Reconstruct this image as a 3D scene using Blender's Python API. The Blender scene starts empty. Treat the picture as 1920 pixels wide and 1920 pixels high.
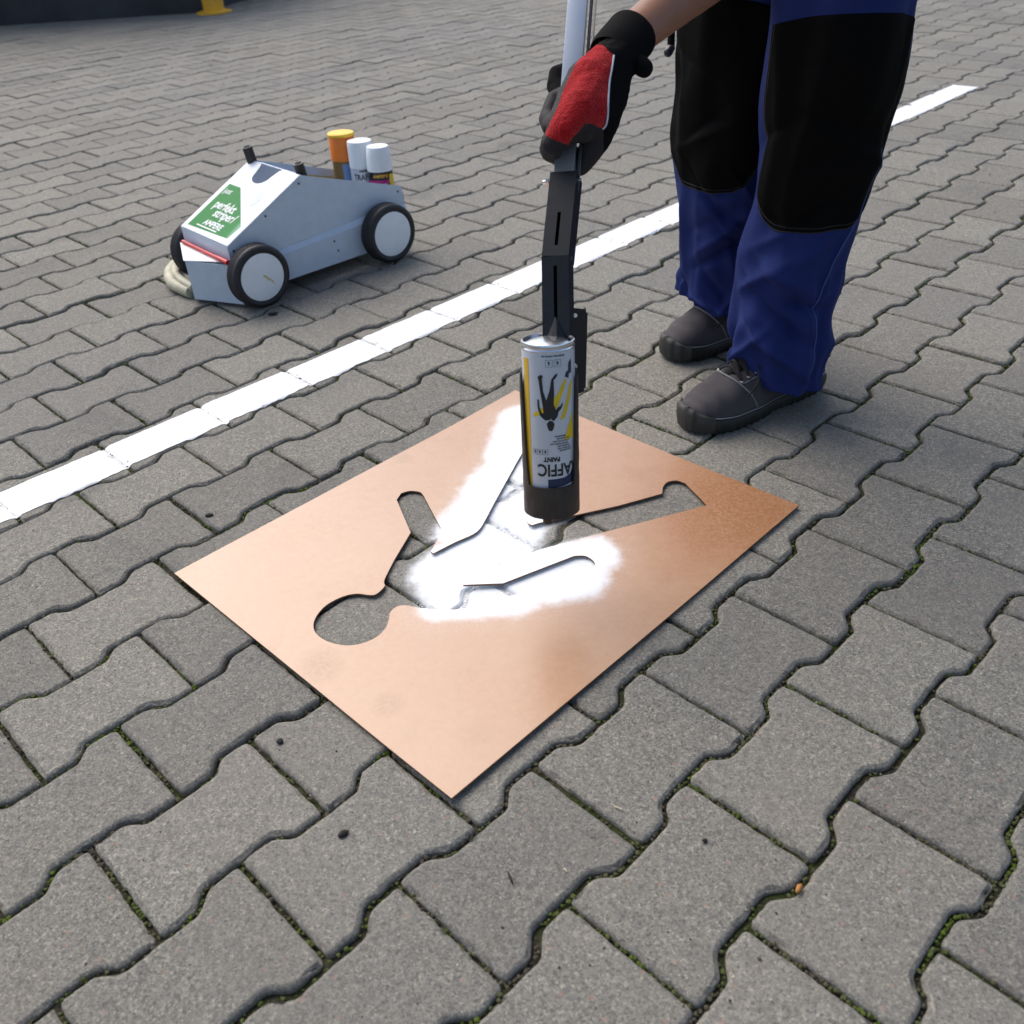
import bpy, bmesh, math, random
from mathutils import Vector, Matrix, noise
random.seed(7)
sc = bpy.context.scene
col = sc.collection
PI = math.pi

# ---------------------------------------------------------------- camera
CAM_H = 0.8475
CR = Vector((0.99761, -0.03977, -0.05653))      # right
CU = Vector((0.06912, 0.57406, 0.81589))        # up
CD = Vector((0.0, 0.81783, -0.57546))           # forward
FPX = 1743.24                                    # focal length in pixels of a 1920 px wide picture
CD.normalize(); CR = (CR - CD * CR.dot(CD)).normalized(); CU = CR.cross(CD).normalized()
cam_d = bpy.data.cameras.new('camera'); cam = bpy.data.objects.new('camera', cam_d); col.objects.link(cam)
cam.matrix_world = Matrix(((CR.x, CU.x, -CD.x, 0), (CR.y, CU.y, -CD.y, 0), (CR.z, CU.z, -CD.z, CAM_H), (0, 0, 0, 1)))
cam_d.sensor_fit = 'HORIZONTAL'; cam_d.sensor_width = 36.0; cam_d.lens = 36.0 * FPX / 1920.0
cam_d.clip_start = 0.02; cam_d.clip_end = 2000
cam_d.dof.use_dof = True; cam_d.dof.focus_distance = 1.42; cam_d.dof.aperture_fstop = 7.1
sc.camera = cam
CPOS = Vector((0, 0, CAM_H))

# ---------------------------------------------------------------- light
SUN_AZ = math.radians(-35)      # measured from +Y towards +X : behind the scene, a little to the left
SUN_EL = math.radians(50)
w = bpy.data.worlds.new('World'); sc.world = w; w.use_nodes = True
nt = w.node_tree; nt.nodes.clear()
wo = nt.nodes.new('ShaderNodeOutputWorld'); bg = nt.nodes.new('ShaderNodeBackground'); sky = nt.nodes.new('ShaderNodeTexSky')
sky.sky_type = 'NISHITA'; sky.sun_disc = False; sky.sun_elevation = SUN_EL; sky.sun_rotation = SUN_AZ
sky.air_density = 1.0; sky.dust_density = 3.0; sky.ozone_density = 1.0
bg.inputs['Strength'].default_value = 0.118
nt.links.new(sky.outputs[0], bg.inputs[0]); nt.links.new(bg.outputs[0], wo.inputs[0])
sun_d = bpy.data.lights.new('sun', 'SUN'); sun = bpy.data.objects.new('sun', sun_d); col.objects.link(sun)
sun_d.energy = 1.45; sun_d.angle = math.radians(56); sun_d.color = (1.0, 0.975, 0.93)
sdir = Vector((math.sin(SUN_AZ) * math.cos(SUN_EL), math.cos(SUN_AZ) * math.cos(SUN_EL), math.sin(SUN_EL)))
sun.rotation_euler = (-sdir).to_track_quat('-Z', 'Y').to_euler()
sun.location = sdir * 20
sc.view_settings.view_transform = 'Standard'; sc.view_settings.look = 'None'
sc.view_settings.gamma = 1.0; sc.view_settings.use_curve_mapping = False
sc.view_settings.exposure = 0.80

# ---------------------------------------------------------------- helpers
def spot(px, py, depth):
    """place on the sight line of a photograph position, at a distance along the view axis"""
    return CPOS + (CD + CR * ((px - 960) / FPX) + CU * ((960 - py) / FPX)) * depth
def gnd(px, py, z=0.0):
    d = CD + CR * ((px - 960) / FPX) + CU * ((960 - py) / FPX)
    return CPOS + d * ((z - CAM_H) / d.z)
def proj(p):
    d = Vector(p) - CPOS; z = d.dot(CD)
    return 960 + FPX * d.dot(CR) / z, 960 - FPX * d.dot(CU) / z, z

def tag(o, label=None, cat=None, group=None, kind=None):
    if label: o['label'] = label
    if cat: o['category'] = cat
    if group: o['group'] = group
    if kind: o['kind'] = kind
    return o
def empty(name, loc=(0, 0, 0), rot=(0, 0, 0), parent=None):
    o = bpy.data.objects.new(name, None); col.objects.link(o); o.location = loc; o.rotation_euler = rot
    o.empty_display_size = 0.05
    if parent: o.parent = parent
    return o
def link(name, me, mat=None, parent=None, smooth=False):
    if mat and not me.materials: me.materials.append(mat)
    if smooth: me.shade_smooth()
    o = bpy.data.objects.new(name, me); col.objects.link(o)
    if parent: o.parent = parent
    return o
def mesh(name, v, f, mat=None, parent=None, smooth=False):
    me = bpy.data.meshes.new(name); me.from_pydata([tuple(p) for p in v], [], f); me.update()
    return link(name, me, mat, parent, smooth)
def from_bm(name, bm, mat=None, parent=None, smooth=False):
    bmesh.ops.recalc_face_normals(bm, faces=bm.faces)
    me = bpy.data.meshes.new(name); bm.to_mesh(me); bm.free()
    return link(name, me, mat, parent, smooth)
def auto_smooth(o, deg=35):
    me = o.data; me.shade_smooth()
    try: me.set_sharp_from_angle(angle=math.radians(deg))
    except Exception: pass
    return o
def add_box(bm, c, s, rot=None, bevel=0.0):
    r = bmesh.ops.create_cube(bm, size=1.0); vs = r['verts']
    M = Matrix.Translation(c) @ (rot.to_4x4() if rot else Matrix()) @ Matrix.Diagonal((s[0], s[1], s[2], 1))
    bmesh.ops.transform(bm, matrix=M, verts=vs)
    if bevel:
        es = set(); [es.update(v.link_edges) for v in vs]
        bmesh.ops.bevel(bm, geom=list(es), offset=bevel, segments=2, profile=0.7, affect='EDGES')
def box(name, c, s, mat, parent=None, bevel=0.0, rot=None):
    bm = bmesh.new(); add_box(bm, c, s, rot, bevel)
    return auto_smooth(from_bm(name, bm, mat, parent), 40)
def lathe(name, prof, mat, parent=None, seg=48, axis=None, origin=(0, 0, 0), smooth_deg=35):
    """prof: (radius, height) list; axis: 3x3 or None"""
    v, f = [], []
    for (r, h) in prof:
        for k in range(seg):
            a = 2 * PI * k / seg; v.append(Vector((r * math.cos(a), r * math.sin(a), h)))
    n = len(prof)
    for i in range(n - 1):
        for k in range(seg):
            k2 = (k + 1) % seg; f.append((i * seg + k, i * seg + k2, (i + 1) * seg + k2, (i + 1) * seg + k))
    f.append(tuple(range(seg))[::-1]); f.append(tuple((n - 1) * seg + k for k in range(seg)))
    if axis is not None: v = [axis @ p for p in v]
    v = [p + Vector(origin) for p in v]
    o = mesh(name, v, f, mat, parent); return auto_smooth(o, smooth_deg)
def frame_from(d, up=Vector((0, 0, 1))):
    """matrix whose local Z is d"""
    d = Vector(d).normalized(); x = up.cross(d)
    if x.length < 1e-4: x = Vector((1, 0, 0))
    x.normalize(); y = d.cross(x)
    return Matrix((x, y, d)).transposed()
def tube_geo(pts, rad, seg=12, v=None, f=None, cap=True):
    v = [] if v is None else v; f = [] if f is None else f
    pts = [Vector(p) for p in pts]; base = len(v); nrm = None
    rad = rad if isinstance(rad, (list, tuple)) else [rad] * len(pts)
    for i, p in enumerate(pts):
        t = (pts[min(i + 1, len(pts) - 1)] - pts[max(i - 1, 0)]).normalized()
        if nrm is None: nrm = t.orthogonal().normalized()
        nrm = (nrm - t * nrm.dot(t)).normalized(); b = t.cross(nrm)
        for k in range(seg):
            a = 2 * PI * k / seg; v.append(p + (nrm * math.cos(a) + b * math.sin(a)) * rad[i])
    for i in range(len(pts) - 1):
        for k in range(seg):
            k2 = (k + 1) % seg
            f.append((base + i * seg + k, base + i * seg + k2, base + (i + 1) * seg + k2, base + (i + 1) * seg + k))
    if cap:
        f.append(tuple(base + k for k in range(seg))[::-1]); f.append(tuple(base + (len(pts) - 1) * seg + k for k in range(seg)))
    return v, f
def tube(name, pts, rad, mat, parent=None, seg=12):
    v, f = tube_geo(pts, rad, seg); return auto_smooth(mesh(name, v, f, mat, parent), 50)
def spline(pts, n=8):
    """Catmull-Rom through points"""
    pts = [Vector(p) for p in pts]; out = []
    for i in range(len(pts) - 1):
        p0 = pts[max(i - 1, 0)]; p1 = pts[i]; p2 = pts[i + 1]; p3 = pts[min(i + 2, len(pts) - 1)]
        for k in range(n):
            t = k / n
            out.append(0.5 * ((2 * p1) + (p2 - p0) * t + (2 * p0 - 5 * p1 + 4 * p2 - p3) * t * t + (3 * p1 - p0 - 3 * p2 + p3) * t ** 3))
    out.append(pts[-1]); return out
def lerp(a, b, t): return a + (b - a) * t
def sstep(a, b, x):
    t = max(0.0, min(1.0, (x - a) / (b - a))); return t * t * (3 - 2 * t)
def table(tab, x):
    if x <= tab[0][0]: return tab[0][1]
    for (a, va), (b, vb) in zip(tab, tab[1:]):
        if x <= b:
            t = (x - a) / (b - a); t = t * t * (3 - 2 * t); return va + (vb - va) * t
    return tab[-1][1]
def remesh(name, parts, voxel, mat, parent=None, smooth_it=6, fac=0.5):
    """one continuous surface from overlapping ellipsoids / tapered limbs. parts: ('e', centre, radii(3), 3x3|None) or ('l', pts, radii)"""
    v, f = [], []
    for pt in parts:
        if pt[0] == 'l':
            pts = [Vector(p) for p in pt[1]]; rr = list(pt[2])
            for i in range(len(pts) - 1):
                n = max(2, int((pts[i + 1] - pts[i]).length / (min(rr[i], rr[i + 1]) * 0.35)))
                for k in range(n + 1):
                    t = k / n; _ball(v, f, pts[i].lerp(pts[i + 1], t), [lerp(rr[i], rr[i + 1], t)] * 3, None, 10, 7)
        else:
            _ball(v, f, Vector(pt[1]), pt[2], pt[3] if len(pt) > 3 else None, 24, 16)
    me = bpy.data.meshes.new('tmp'); me.from_pydata([tuple(p) for p in v], [], f)
    o = bpy.data.objects.new('tmp', me); col.objects.link(o)
    m = o.modifiers.new('r', 'REMESH'); m.mode = 'VOXEL'; m.voxel_size = voxel
    s = o.modifiers.new('s', 'SMOOTH'); s.iterations = smooth_it; s.factor = fac
    dg = bpy.context.evaluated_depsgraph_get(); me2 = bpy.data.meshes.new_from_object(o.evaluated_get(dg))
    bpy.data.objects.remove(o); bpy.data.meshes.remove(me)
    me2.name = name
    return link(name, me2, mat, parent, True)
def _ball(v, f, c, r, R, su, sv):
    b = len(v)
    for j in range(1, sv):
        th = PI * j / sv
        for i in range(su):
            ph = 2 * PI * i / su
            p = Vector((r[0] * math.sin(th) * math.cos(ph), r[1] * math.sin(th) * math.sin(ph), r[2] * math.cos(th)))
            v.append(c + (R @ p if R else p))
    t1 = Vector((0, 0, r[2])); v.append(c + (R @ t1 if R else t1)); v.append(c - (R @ t1 if R else t1))
    for j in range(sv - 2):
        for i in range(su):
            i2 = (i + 1) % su; f.append((b + j * su + i, b + (j + 1) * su + i, b + (j + 1) * su + i2, b + j * su + i2))
    T = b + (sv - 1) * su
    for i in range(su):
        i2 = (i + 1) % su; f.append((T, b + i, b + i2)); f.append((T + 1, b + (sv - 2) * su + i2, b + (sv - 2) * su + i))
def split_faces(o, name, keep, mat, parent):
    """move the faces for which keep(face centre, normal) holds into a new object"""
    me = o.data; sel = [p.index for p in me.polygons if keep(p.center, p.normal)]
    ss = set(sel); out = []
    for inv in (True, False):
        bm = bmesh.new(); bm.from_mesh(me); bm.faces.ensure_lookup_table()
        bmesh.ops.delete(bm, geom=[fc for fc in bm.faces if (fc.index in ss) != inv], context='FACES')
        out.append(bm)
    me2 = bpy.data.meshes.new(name); out[0].to_mesh(me2); out[0].free()
    mats = [m for m in me.materials]
    out[1].to_mesh(me); out[1].free()
    me2.materials.clear(); me2.materials.append(mat)
    o2 = bpy.data.objects.new(name, me2); col.objects.link(o2); o2.parent = parent
    me2.shade_smooth(); me.shade_smooth()
    return o2

# ---------------------------------------------------------------- materials
class NB:
    def __init__(s, name):
        s.m = bpy.data.materials.new(name); s.m.use_nodes = True; s.t = s.m.node_tree; s.n = s.t.nodes; s.l = s.t.links
        s.b = s.n['Principled BSDF']
    def new(s, t, **k):
        nd = s.n.new(t)
        for a, b in k.items(): setattr(nd, a, b)
        return nd
    def inp(s, sock, val):
        if hasattr(val, 'is_output') or hasattr(val, 'links'): s.l.new(val, sock)
        else: sock.default_value = val
    def coord(s, kind='Object'): return s.new('ShaderNodeTexCoord').outputs[kind]
    def pos(s): return s.new('ShaderNodeNewGeometry').outputs['Position']
    def noise(s, vec, scale, detail=4, rough=0.6, out='Fac', dist=0.0):
        nd = s.new('ShaderNodeTexNoise'); s.inp(nd.inputs['Vector'], vec); nd.inputs['Scale'].default_value = scale
        nd.inputs['Detail'].default_value = detail; nd.inputs['Roughness'].default_value = rough; nd.inputs['Distortion'].default_value = dist
        return nd.outputs[out]
    def voro(s, vec, scale, feature='F1', out='Distance'):
        nd = s.new('ShaderNodeTexVoronoi', feature=feature); s.inp(nd.inputs['Vector'], vec); nd.inputs['Scale'].default_value = scale
        return nd.outputs[out]
    def ramp(s, fac, stops):
        nd = s.new('ShaderNodeValToRGB'); s.inp(nd.inputs[0], fac); e = nd.color_ramp.elements
        while len(e) > 1: e.remove(e[-1])
        for i, (p, c) in enumerate(stops):
            el = e[0] if i == 0 else e.new(p)
            el.position = p; el.color = tuple(c) + (1,) if isinstance(c, (tuple, list)) else (c, c, c, 1)
        return nd.outputs[0]
    def math(s, op, a, b=0.0, c=None, clamp=False):
        nd = s.new('ShaderNodeMath', operation=op); nd.use_clamp = clamp
        s.inp(nd.inputs[0], a); s.inp(nd.inputs[1], b)
        if c is not None: s.inp(nd.inputs[2], c)
        return nd.outputs[0]
    def mix(s, fac, a, b, mode='MIX'):
        nd = s.new('ShaderNodeMix', data_type='RGBA', blend_type=mode); s.inp(nd.inputs[0], fac)
        for sock, val in ((nd.inputs[6], a), (nd.inputs[7], b)):
            if isinstance(val, (tuple, list)): sock.default_value = tuple(val) + (1,) if len(val) == 3 else val
            else: s.l.new(val, sock)
        return nd.outputs[2]
    def bump(s, h, strength=0.3, dist=0.002, normal=None):
        nd = s.new('ShaderNodeBump'); nd.inputs['Strength'].default_value = strength; nd.inputs['Distance'].default_value = dist
        s.l.new(h, nd.inputs['Height'])
        if normal: s.l.new(normal, nd.inputs['Normal'])
        s.l.new(nd.outputs[0], s.b.inputs['Normal']); return nd.outputs[0]
    def set(s, **k):
        names = dict(color='Base Color', rough='Roughness', metal='Metallic', spec='Specular IOR Level', ior='IOR', coat='Coat Weight', coat_rough='Coat Roughness', sheen='Sheen Weight', sub='Subsurface Weight', trans='Transmission Weight', alpha='Alpha', sheen_rough='Sheen Roughness', aniso='Anisotropic')
        for a, v in k.items():
            sock = s.b.inputs[names[a]]
            if a == 'color' and isinstance(v, (tuple, list)): sock.default_value = tuple(v) + (1,)
            else: s.inp(sock, v)
        return s
def simple(name, c, rough=0.5, metal=0.0, var=0.12, scale=30, bump=0.0, bscale=200, spec=0.5, sheen=0.0, coord='Object', rvar=0.1):
    b = NB(name); co = b.coord(coord); n = b.noise(co, scale, 5)
    dark = tuple(x * (1 - var) for x in c); lite = tuple(min(1, x * (1 + var)) for x in c)
    b.set(color=b.ramp(n, [(0.3, dark), (0.7, lite)]), metal=metal, spec=spec, sheen=sheen)
    r = b.noise(co, scale * 2.3, 4)
    b.set(rough=b.math('MULTIPLY_ADD', r, rvar * 2, rough - rvar))
    if bump: b.bump(b.noise(co, bscale, 5), bump, 0.001)
    return b.m

def spray_mask(b, vec):
    """white overspray: soft capsules on the ground plane, broken by noise; returns 0..1"""
    nv = b.new('ShaderNodeVectorMath', operation='MULTIPLY_ADD')
    wob = b.noise(vec, 42, 4, 0.6, out='Color'); b.l.new(wob, nv.inputs[0]); nv.inputs[1].default_value = (0.030, 0.030, 0)
    sub = b.new('ShaderNodeVectorMath', operation='ADD'); b.l.new(vec, sub.inputs[0]); sub.inputs[1].default_value = (-0.015, -0.015, 0)
    b.l.new(sub.outputs[0], nv.inputs[2])
    sp = b.new('ShaderNodeSeparateXYZ'); b.l.new(nv.outputs[0], sp.inputs[0]); X, Y = sp.outputs[0], sp.outputs[1]
    best = None
    for (a, c, r) in SPRAY:
        ax, ay = a; dx, dy = c[0] - ax, c[1] - ay; L2 = dx * dx + dy * dy
        ux = b.math('SUBTRACT', X, ax); uy = b.math('SUBTRACT', Y, ay)
        t = b.math('ADD', b.math('MULTIPLY', ux, dx / L2), b.math('MULTIPLY', uy, dy / L2), clamp=True)
        ex = b.math('SUBTRACT', ux, b.math('MULTIPLY', t, dx)); ey = b.math('SUBTRACT', uy, b.math('MULTIPLY', t, dy))
        d = b.math('SQRT', b.math('ADD', b.math('MULTIPLY', ex, ex), b.math('MULTIPLY', ey, ey)))
        d = b.math('SUBTRACT', d, r)
        best = d if best is None else b.math('SMOOTH_MIN', best, d, 0.012)
    mr = b.new('ShaderNodeMapRange', interpolation_type='SMOOTHSTEP'); b.l.new(best, mr.inputs['Value'])
    mr.inputs['From Min'].default_value = 0.021; mr.inputs['From Max'].default_value = -0.007
    core = mr.outputs[0]
    # droplet mist beyond the edge
    mr2 = b.new('ShaderNodeMapRange', interpolation_type='SMOOTHSTEP'); b.l.new(best, mr2.inputs['Value'])
    mr2.inputs['From Min'].default_value = 0.05; mr2.inputs['From Max'].default_value = 0.0
    fine = b.noise(vec, 700, 3, 0.7)
    mist = b.math('MULTIPLY', mr2.outputs[0], b.math('MULTIPLY_ADD', fine, 3.0, -1.45, clamp=True))
    return b.math('MAXIMUM', core, b.math('MULTIPLY', mist, 0.6)), fine

def xy(px, py): p = gnd(px, py, 0.006); return (p.x, p.y)
SPRAY = [
    (xy(985, 785), xy(962, 850), 0.042), (xy(960, 875), xy(918, 925), 0.043), (xy(918, 930), xy(876, 985), 0.042), (xy(872, 985), xy(846, 996), 0.022),
    (xy(985, 900), xy(945, 990), 0.055), (xy(930, 1010), xy(850, 1070), 0.055), (xy(838, 1085), xy(822, 1105), 0.018),
    (xy(822, 1134), xy(962, 1128), 0.024), (xy(900, 1085), xy(1010, 1060), 0.045), (xy(1010, 1062), xy(1105, 1040), 0.038), (xy(1108, 1035), xy(1100, 1085), 0.020),
    (xy(1000, 1108), xy(1095, 1092), 0.027),
]

def concrete(name, painted):
    b = NB(name); p = b.pos()
    oi = b.new('ShaderNodeObjectInfo').outputs['Random']; isl = b.new('ShaderNodeNewGeometry').outputs['Random Per Island']
    rnd = b.math('FRACT', b.math('ADD', oi, isl))
    fine = b.noise(p, 620, 5, 0.75); mid = b.noise(p, 70, 4, 0.6); big = b.noise(p, 5.0, 4, 0.6); huge = b.noise(p, 0.9, 3, 0.5)
    c = b.ramp(fine, [(0.28, (0.102, 0.096, 0.083)), (0.50, (0.222, 0.211, 0.183)), (0.74, (0.358, 0.342, 0.300))])
    gr = b.voro(p, 520, out='Color'); gs = b.new('ShaderNodeSeparateColor'); b.l.new(gr, gs.inputs[0])
    c = b.mix(1.0, c, b.ramp(gs.outputs[0], [(0.0, (0.52, 0.52, 0.52)), (0.35, (0.92, 0.92, 0.92)), (0.8, (1.08, 1.08, 1.07)), (1.0, (1.55, 1.54, 1.50))]), 'MULTIPLY')
    gr2 = b.voro(p, 260, out='Color'); gs2 = b.new('ShaderNodeSeparateColor'); b.l.new(gr2, gs2.inputs[0])
    c = b.mix(1.0, c, b.ramp(gs2.outputs[1], [(0.0, (0.70, 0.70, 0.70)), (0.3, (0.97, 0.97, 0.97)), (0.85, (1.04, 1.04, 1.03)), (1.0, (1.35, 1.33, 1.28))]), 'MULTIPLY')
    c = b.mix(b.math('MULTIPLY', b.ramp(big, [(0.42, 0.0), (0.68, 1.0)]), 0.35), c, (0.210, 0.185, 0.155))
    c = b.mix(b.ramp(mid, [(0.25, 0.38), (0.6, 0.0)]), c, (0.135, 0.132, 0.128))
    # per stone tone
    g = b.ramp(rnd, [(0.0, (0.84, 0.835, 0.83)), (0.5, (0.975, 0.965, 0.945)), (1.0, (1.09, 1.08, 1.05))])
    c = b.mix(1.0, c, g, 'MULTIPLY')
    c = b.mix(b.math('MULTIPLY', b.ramp(huge, [(0.35, 1.0), (0.6, 0.0)]), 0.22), c, (0.165, 0.165, 0.17))
    stn = b.noise(p, 2.3, 6, .68, dist=.6); c = b.mix(b.math('MULTIPLY', b.ramp(stn, [(.56, 0.), (.66, 1.)]), .42), c, (0.085, 0.083, 0.080))
    stn2 = b.noise(p, 16, 6, .7, dist=.8); c = b.mix(b.math('MULTIPLY', b.ramp(stn2, [(.60, 0.), (.72, 1.)]), .40), c, (0.10, 0.095, 0.085))
    # quartz and dark aggregate grains
    v1 = b.voro(p, 210); vc = b.voro(p, 210, out='Color'); sep = b.new('ShaderNodeSeparateColor'); b.l.new(vc, sep.inputs[0])
    g1 = b.math('MULTIPLY', b.ramp(v1, [(0.16, 1.0), (0.26, 0.0)]), b.ramp(sep.outputs[0], [(0.93, 0.0), (0.96, 1.0)]))
    c = b.mix(b.math('MULTIPLY', g1, 0.35), c, (0.62, 0.60, 0.57))
    g2 = b.math('MULTIPLY', b.ramp(v1, [(0.20, 1.0), (0.34, 0.0)]), b.ramp(sep.outputs[1], [(0.86, 0.0), (0.90, 1.0)]))
    c = b.mix(b.math('MULTIPLY', g2, 0.5), c, (0.045, 0.043, 0.045))
    v2 = b.voro(p, 60); vc2 = b.voro(p, 60, out='Color'); sep2 = b.new('ShaderNodeSeparateColor'); b.l.new(vc2, sep2.inputs[0])
    g3 = b.math('MULTIPLY', b.ramp(v2, [(0.10, 1.0), (0.18, 0.0)]), b.ramp(sep2.outputs[2], [(0.91, 0.0), (0.93, 1.0)]))
    c = b.mix(b.math('MULTIPLY', g3, 0.55), c, (0.32, 0.19, 0.15))
    # lime bloom and damp soil creeping in from the edges of the stones (geometry sides sit lower)
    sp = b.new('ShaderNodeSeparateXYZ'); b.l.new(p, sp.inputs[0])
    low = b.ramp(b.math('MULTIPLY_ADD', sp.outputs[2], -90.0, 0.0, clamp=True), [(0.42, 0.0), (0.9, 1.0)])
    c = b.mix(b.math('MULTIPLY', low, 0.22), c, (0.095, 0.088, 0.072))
    rough = 0.86
    hgt = b.math('ADD', b.math('MULTIPLY', fine, 0.7), b.math('MULTIPLY', b.noise(p, 190, 4, 0.7), 0.6))
    if painted:
        m, f2 = spray_mask(b, p)
        m = b.math('MULTIPLY', m, b.ramp(b.noise(p, 420, 4, 0.75), [(0.26, 0.62), (0.44, 1.0)]))
        m = b.math('MULTIPLY', m, b.ramp(b.noise(p, 20, 4, 0.6), [(0.32, 0.84), (0.46, 1.0)]))
        c = b.mix(m, c, (0.80, 0.82, 0.84))
        b.set(rough=b.math('MULTIPLY_ADD', m, -0.35, rough))
    else: b.set(rough=rough)
    b.set(color=c, spec=0.3)
    b.bump(hgt, 0.55, 0.0016)
    return b.m
M_CONC = concrete('paver_concrete', False)
M_CONC_P = concrete('paver_concrete_sprayed', True)

def bed_mat():
    b = NB('joint_soil'); p = b.pos()
    n = b.noise(p, 9, 4, 0.65); f = b.noise(p, 420, 5, 0.7)
    soil = b.ramp(f, [(0.3, (0.022, 0.019, 0.014)), (0.7, (0.11, 0.097, 0.075))])
    moss = b.ramp(f, [(0.3, (0.014, 0.022, 0.005)), (0.7, (0.075, 0.10, 0.022))])
    c = b.mix(b.ramp(n, [(0.42, 0.0), (0.60, 0.9)]), soil, moss)
    # beyond the paving the yard is plain grey ground
    ln = b.new('ShaderNodeVectorMath', operation='LENGTH'); b.l.new(p, ln.inputs[0])
    far = b.ramp(b.math('DIVIDE', ln.outputs['Value'], 40.0), [(0.34, 0.0), (0.36, 1.0)])
    c = b.mix(far, c, (0.16, 0.158, 0.152))
    m_, f_ = spray_mask(b, p); c = b.mix(b.math('MULTIPLY', m_, b.ramp(f, [(.35, .35), (.5, 1.)])), c, (.82, .83, .84))
    b.set(color=c, rough=0.95, spec=0.2); b.bump(f, 0.9, 0.004); return b.m
M_BED = bed_mat()

def line_paint_mat():
    b = NB('line_paint'); p = b.pos()
    rot = b.new('ShaderNodeMapping'); rot.vector_type = 'TEXTURE'; rot.inputs['Rotation'].default_value = (0, 0, ROW_ANG); b.l.new(p, rot.inputs[0])
    st = b.new('ShaderNodeMapping'); st.inputs['Scale'].default_value = (3, 60, 30); b.l.new(rot.outputs[0], st.inputs[0])
    n = b.noise(st.outputs[0], 3, 4, 0.6); f = b.noise(p, 500, 4, 0.7)
    c = b.ramp(n, [(0.25, (0.70, 0.715, 0.73)), (0.5, (0.82, 0.83, 0.84)), (0.8, (0.87, 0.875, 0.88))])
    c = b.mix(b.ramp(f, [(0.30, 0.75), (0.43, 0.0)]), c, (0.36, 0.36, 0.35))
    c = b.mix(b.math('MULTIPLY', b.ramp(b.noise(p, 38, 5, .7), [(.52, 0.), (.72, 1.)]), b.ramp(n, [(.35, 1.), (.55, .25)])), c, (0.47, 0.48, 0.49))
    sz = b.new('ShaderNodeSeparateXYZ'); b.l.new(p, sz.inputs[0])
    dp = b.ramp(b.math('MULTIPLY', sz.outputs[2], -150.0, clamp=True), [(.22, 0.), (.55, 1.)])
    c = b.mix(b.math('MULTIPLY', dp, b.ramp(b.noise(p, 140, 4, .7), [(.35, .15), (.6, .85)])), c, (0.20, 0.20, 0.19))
    b.set(color=c, rough=0.5, spec=0.4); b.bump(f, 0.35, 0.001); return b.m

# ---------------------------------------------------------------- paving
L = 0.2                       # stone length (m)
HW = 0.3982 * L               # half width of the heads
WW = 0.3076 * L               # half width of the waist
PITCH = 0.70581 * L
ROW_ANG = 0.752338
U0, V0 = 1.409811 * L, -3.564365 * L
DU = Vector((math.cos(ROW_ANG), math.sin(ROW_ANG), 0)); DV = Vector((math.sin(ROW_ANG), -math.cos(ROW_ANG), 0))
M_LINE = line_paint_mat()
def stone_xy(j, k):           # centre of stone k in row j
    u = (k + (0.5 if j % 2 == 0 else 0.0)) * L + U0; v = j * PITCH + V0
    return DU * u + DV * v
GAP = 0.0029
def outline(gap, seg, jit, seed):
    a, b_, c = 0.5 * L - gap, 0.302 * L, 0.203 * L
    k = gap * 0.45
    pts = [(-a, -HW + gap), (-b_ - k, -HW + gap), (-c - k, -WW + gap), (c + k, -WW + gap), (b_ + k, -HW + gap), (a, -HW + gap)]
    pts = pts + [(-x, -y) for x, y in pts]
    rr = random.Random(seed); off = rr.random() * 50
    # small corner rounding
    res = []
    n = len(pts)
    for i in range(n):
        p0, p1, p2 = Vector(pts[i - 1]), Vector(pts[i]), Vector(pts[(i + 1) % n])
        r = min(0.006, (p1 - p0).length * 0.3, (p2 - p1).length * 0.3)
        q0 = p1 + (p0 - p1).normalized() * r; q2 = p1 + (p2 - p1).normalized() * r
        res += [q0, (q0 + q2 + p1 * 2) / 4, q2] if seg else [p1]
    if not seg: return res
    out = []; n = len(res)
    for i in range(n):
        p, q = res[i], res[(i + 1) % n]; m = max(1, int((q - p).length / seg))
        for t in range(m):
            x = p.lerp(q, t / m); nr = Vector(((q - p).y, -(q - p).x)).normalized()
            x = x + nr * (jit * (noise.noise(Vector((x.x * 60 + off, x.y * 60, off))) + 0.5 * noise.noise(Vector((x.x * 170, x.y * 170 + off, 3)))))
            out.append(x)
    return out
def inset(pts, d):
    n = len(pts); out = []
    for i in range(n):
        a, b_, c = pts[i - 1], pts[i], pts[(i + 1) % n]
        n1 = Vector((-(b_ - a).y, (b_ - a).x)).normalized(); n2 = Vector((-(c - b_).y, (c - b_).x)).normalized()
        m = n1 + n2; m = m / max(0.6, m.length_squared / 2) if m.length > 1e-6 else n1
        out.append(b_ + m * d)
    return out
def stone_mesh(seed, hi=True):
    rr = random.Random(seed); off = rr.random() * 90
    o = outline(GAP, 0.005 if hi else 0, 0.0014, seed)
    rings = [(0.0052, 0.0), (0.0036, -0.0005), (0.0013, -0.0021), (0.0, -0.0040), (0.0, -0.03)] if hi else [(0.0036, 0.0), (0.0, -0.0036), (0.0, -0.02)]
    v, f = [], []; n = len(o)
    for (d, z) in rings:
        for i, p in enumerate(inset(o, d)):
            zz = z
            if hi:
                chip = max(0.0, 0.6 * noise.noise(Vector((p.x * 48 + off, p.y * 48, off))) + 0.6 * noise.noise(Vector((p.x * 150, p.y * 150 + off, off))) - 0.16) * 0.012
                zz = z - (chip if 0.001 < d < 0.0045 else 0)
            v.append((p.x, p.y, zz))
    for r in range(len(rings) - 1):
        for i in range(n):
            i2 = (i + 1) % n; f.append((r * n + i, (r + 1) * n + i, (r + 1) * n + i2, r * n + i2))
    f.append(tuple(range(n)))
    return v, f
yard = mesh('ground', [(-400, -400, -0.0085), (400, -400, -0.0085), (400, 400, -0.0085), (-400, 400, -0.0085)], [(0, 1, 2, 3)], M_BED)
tag(yard, kind='structure')
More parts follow.
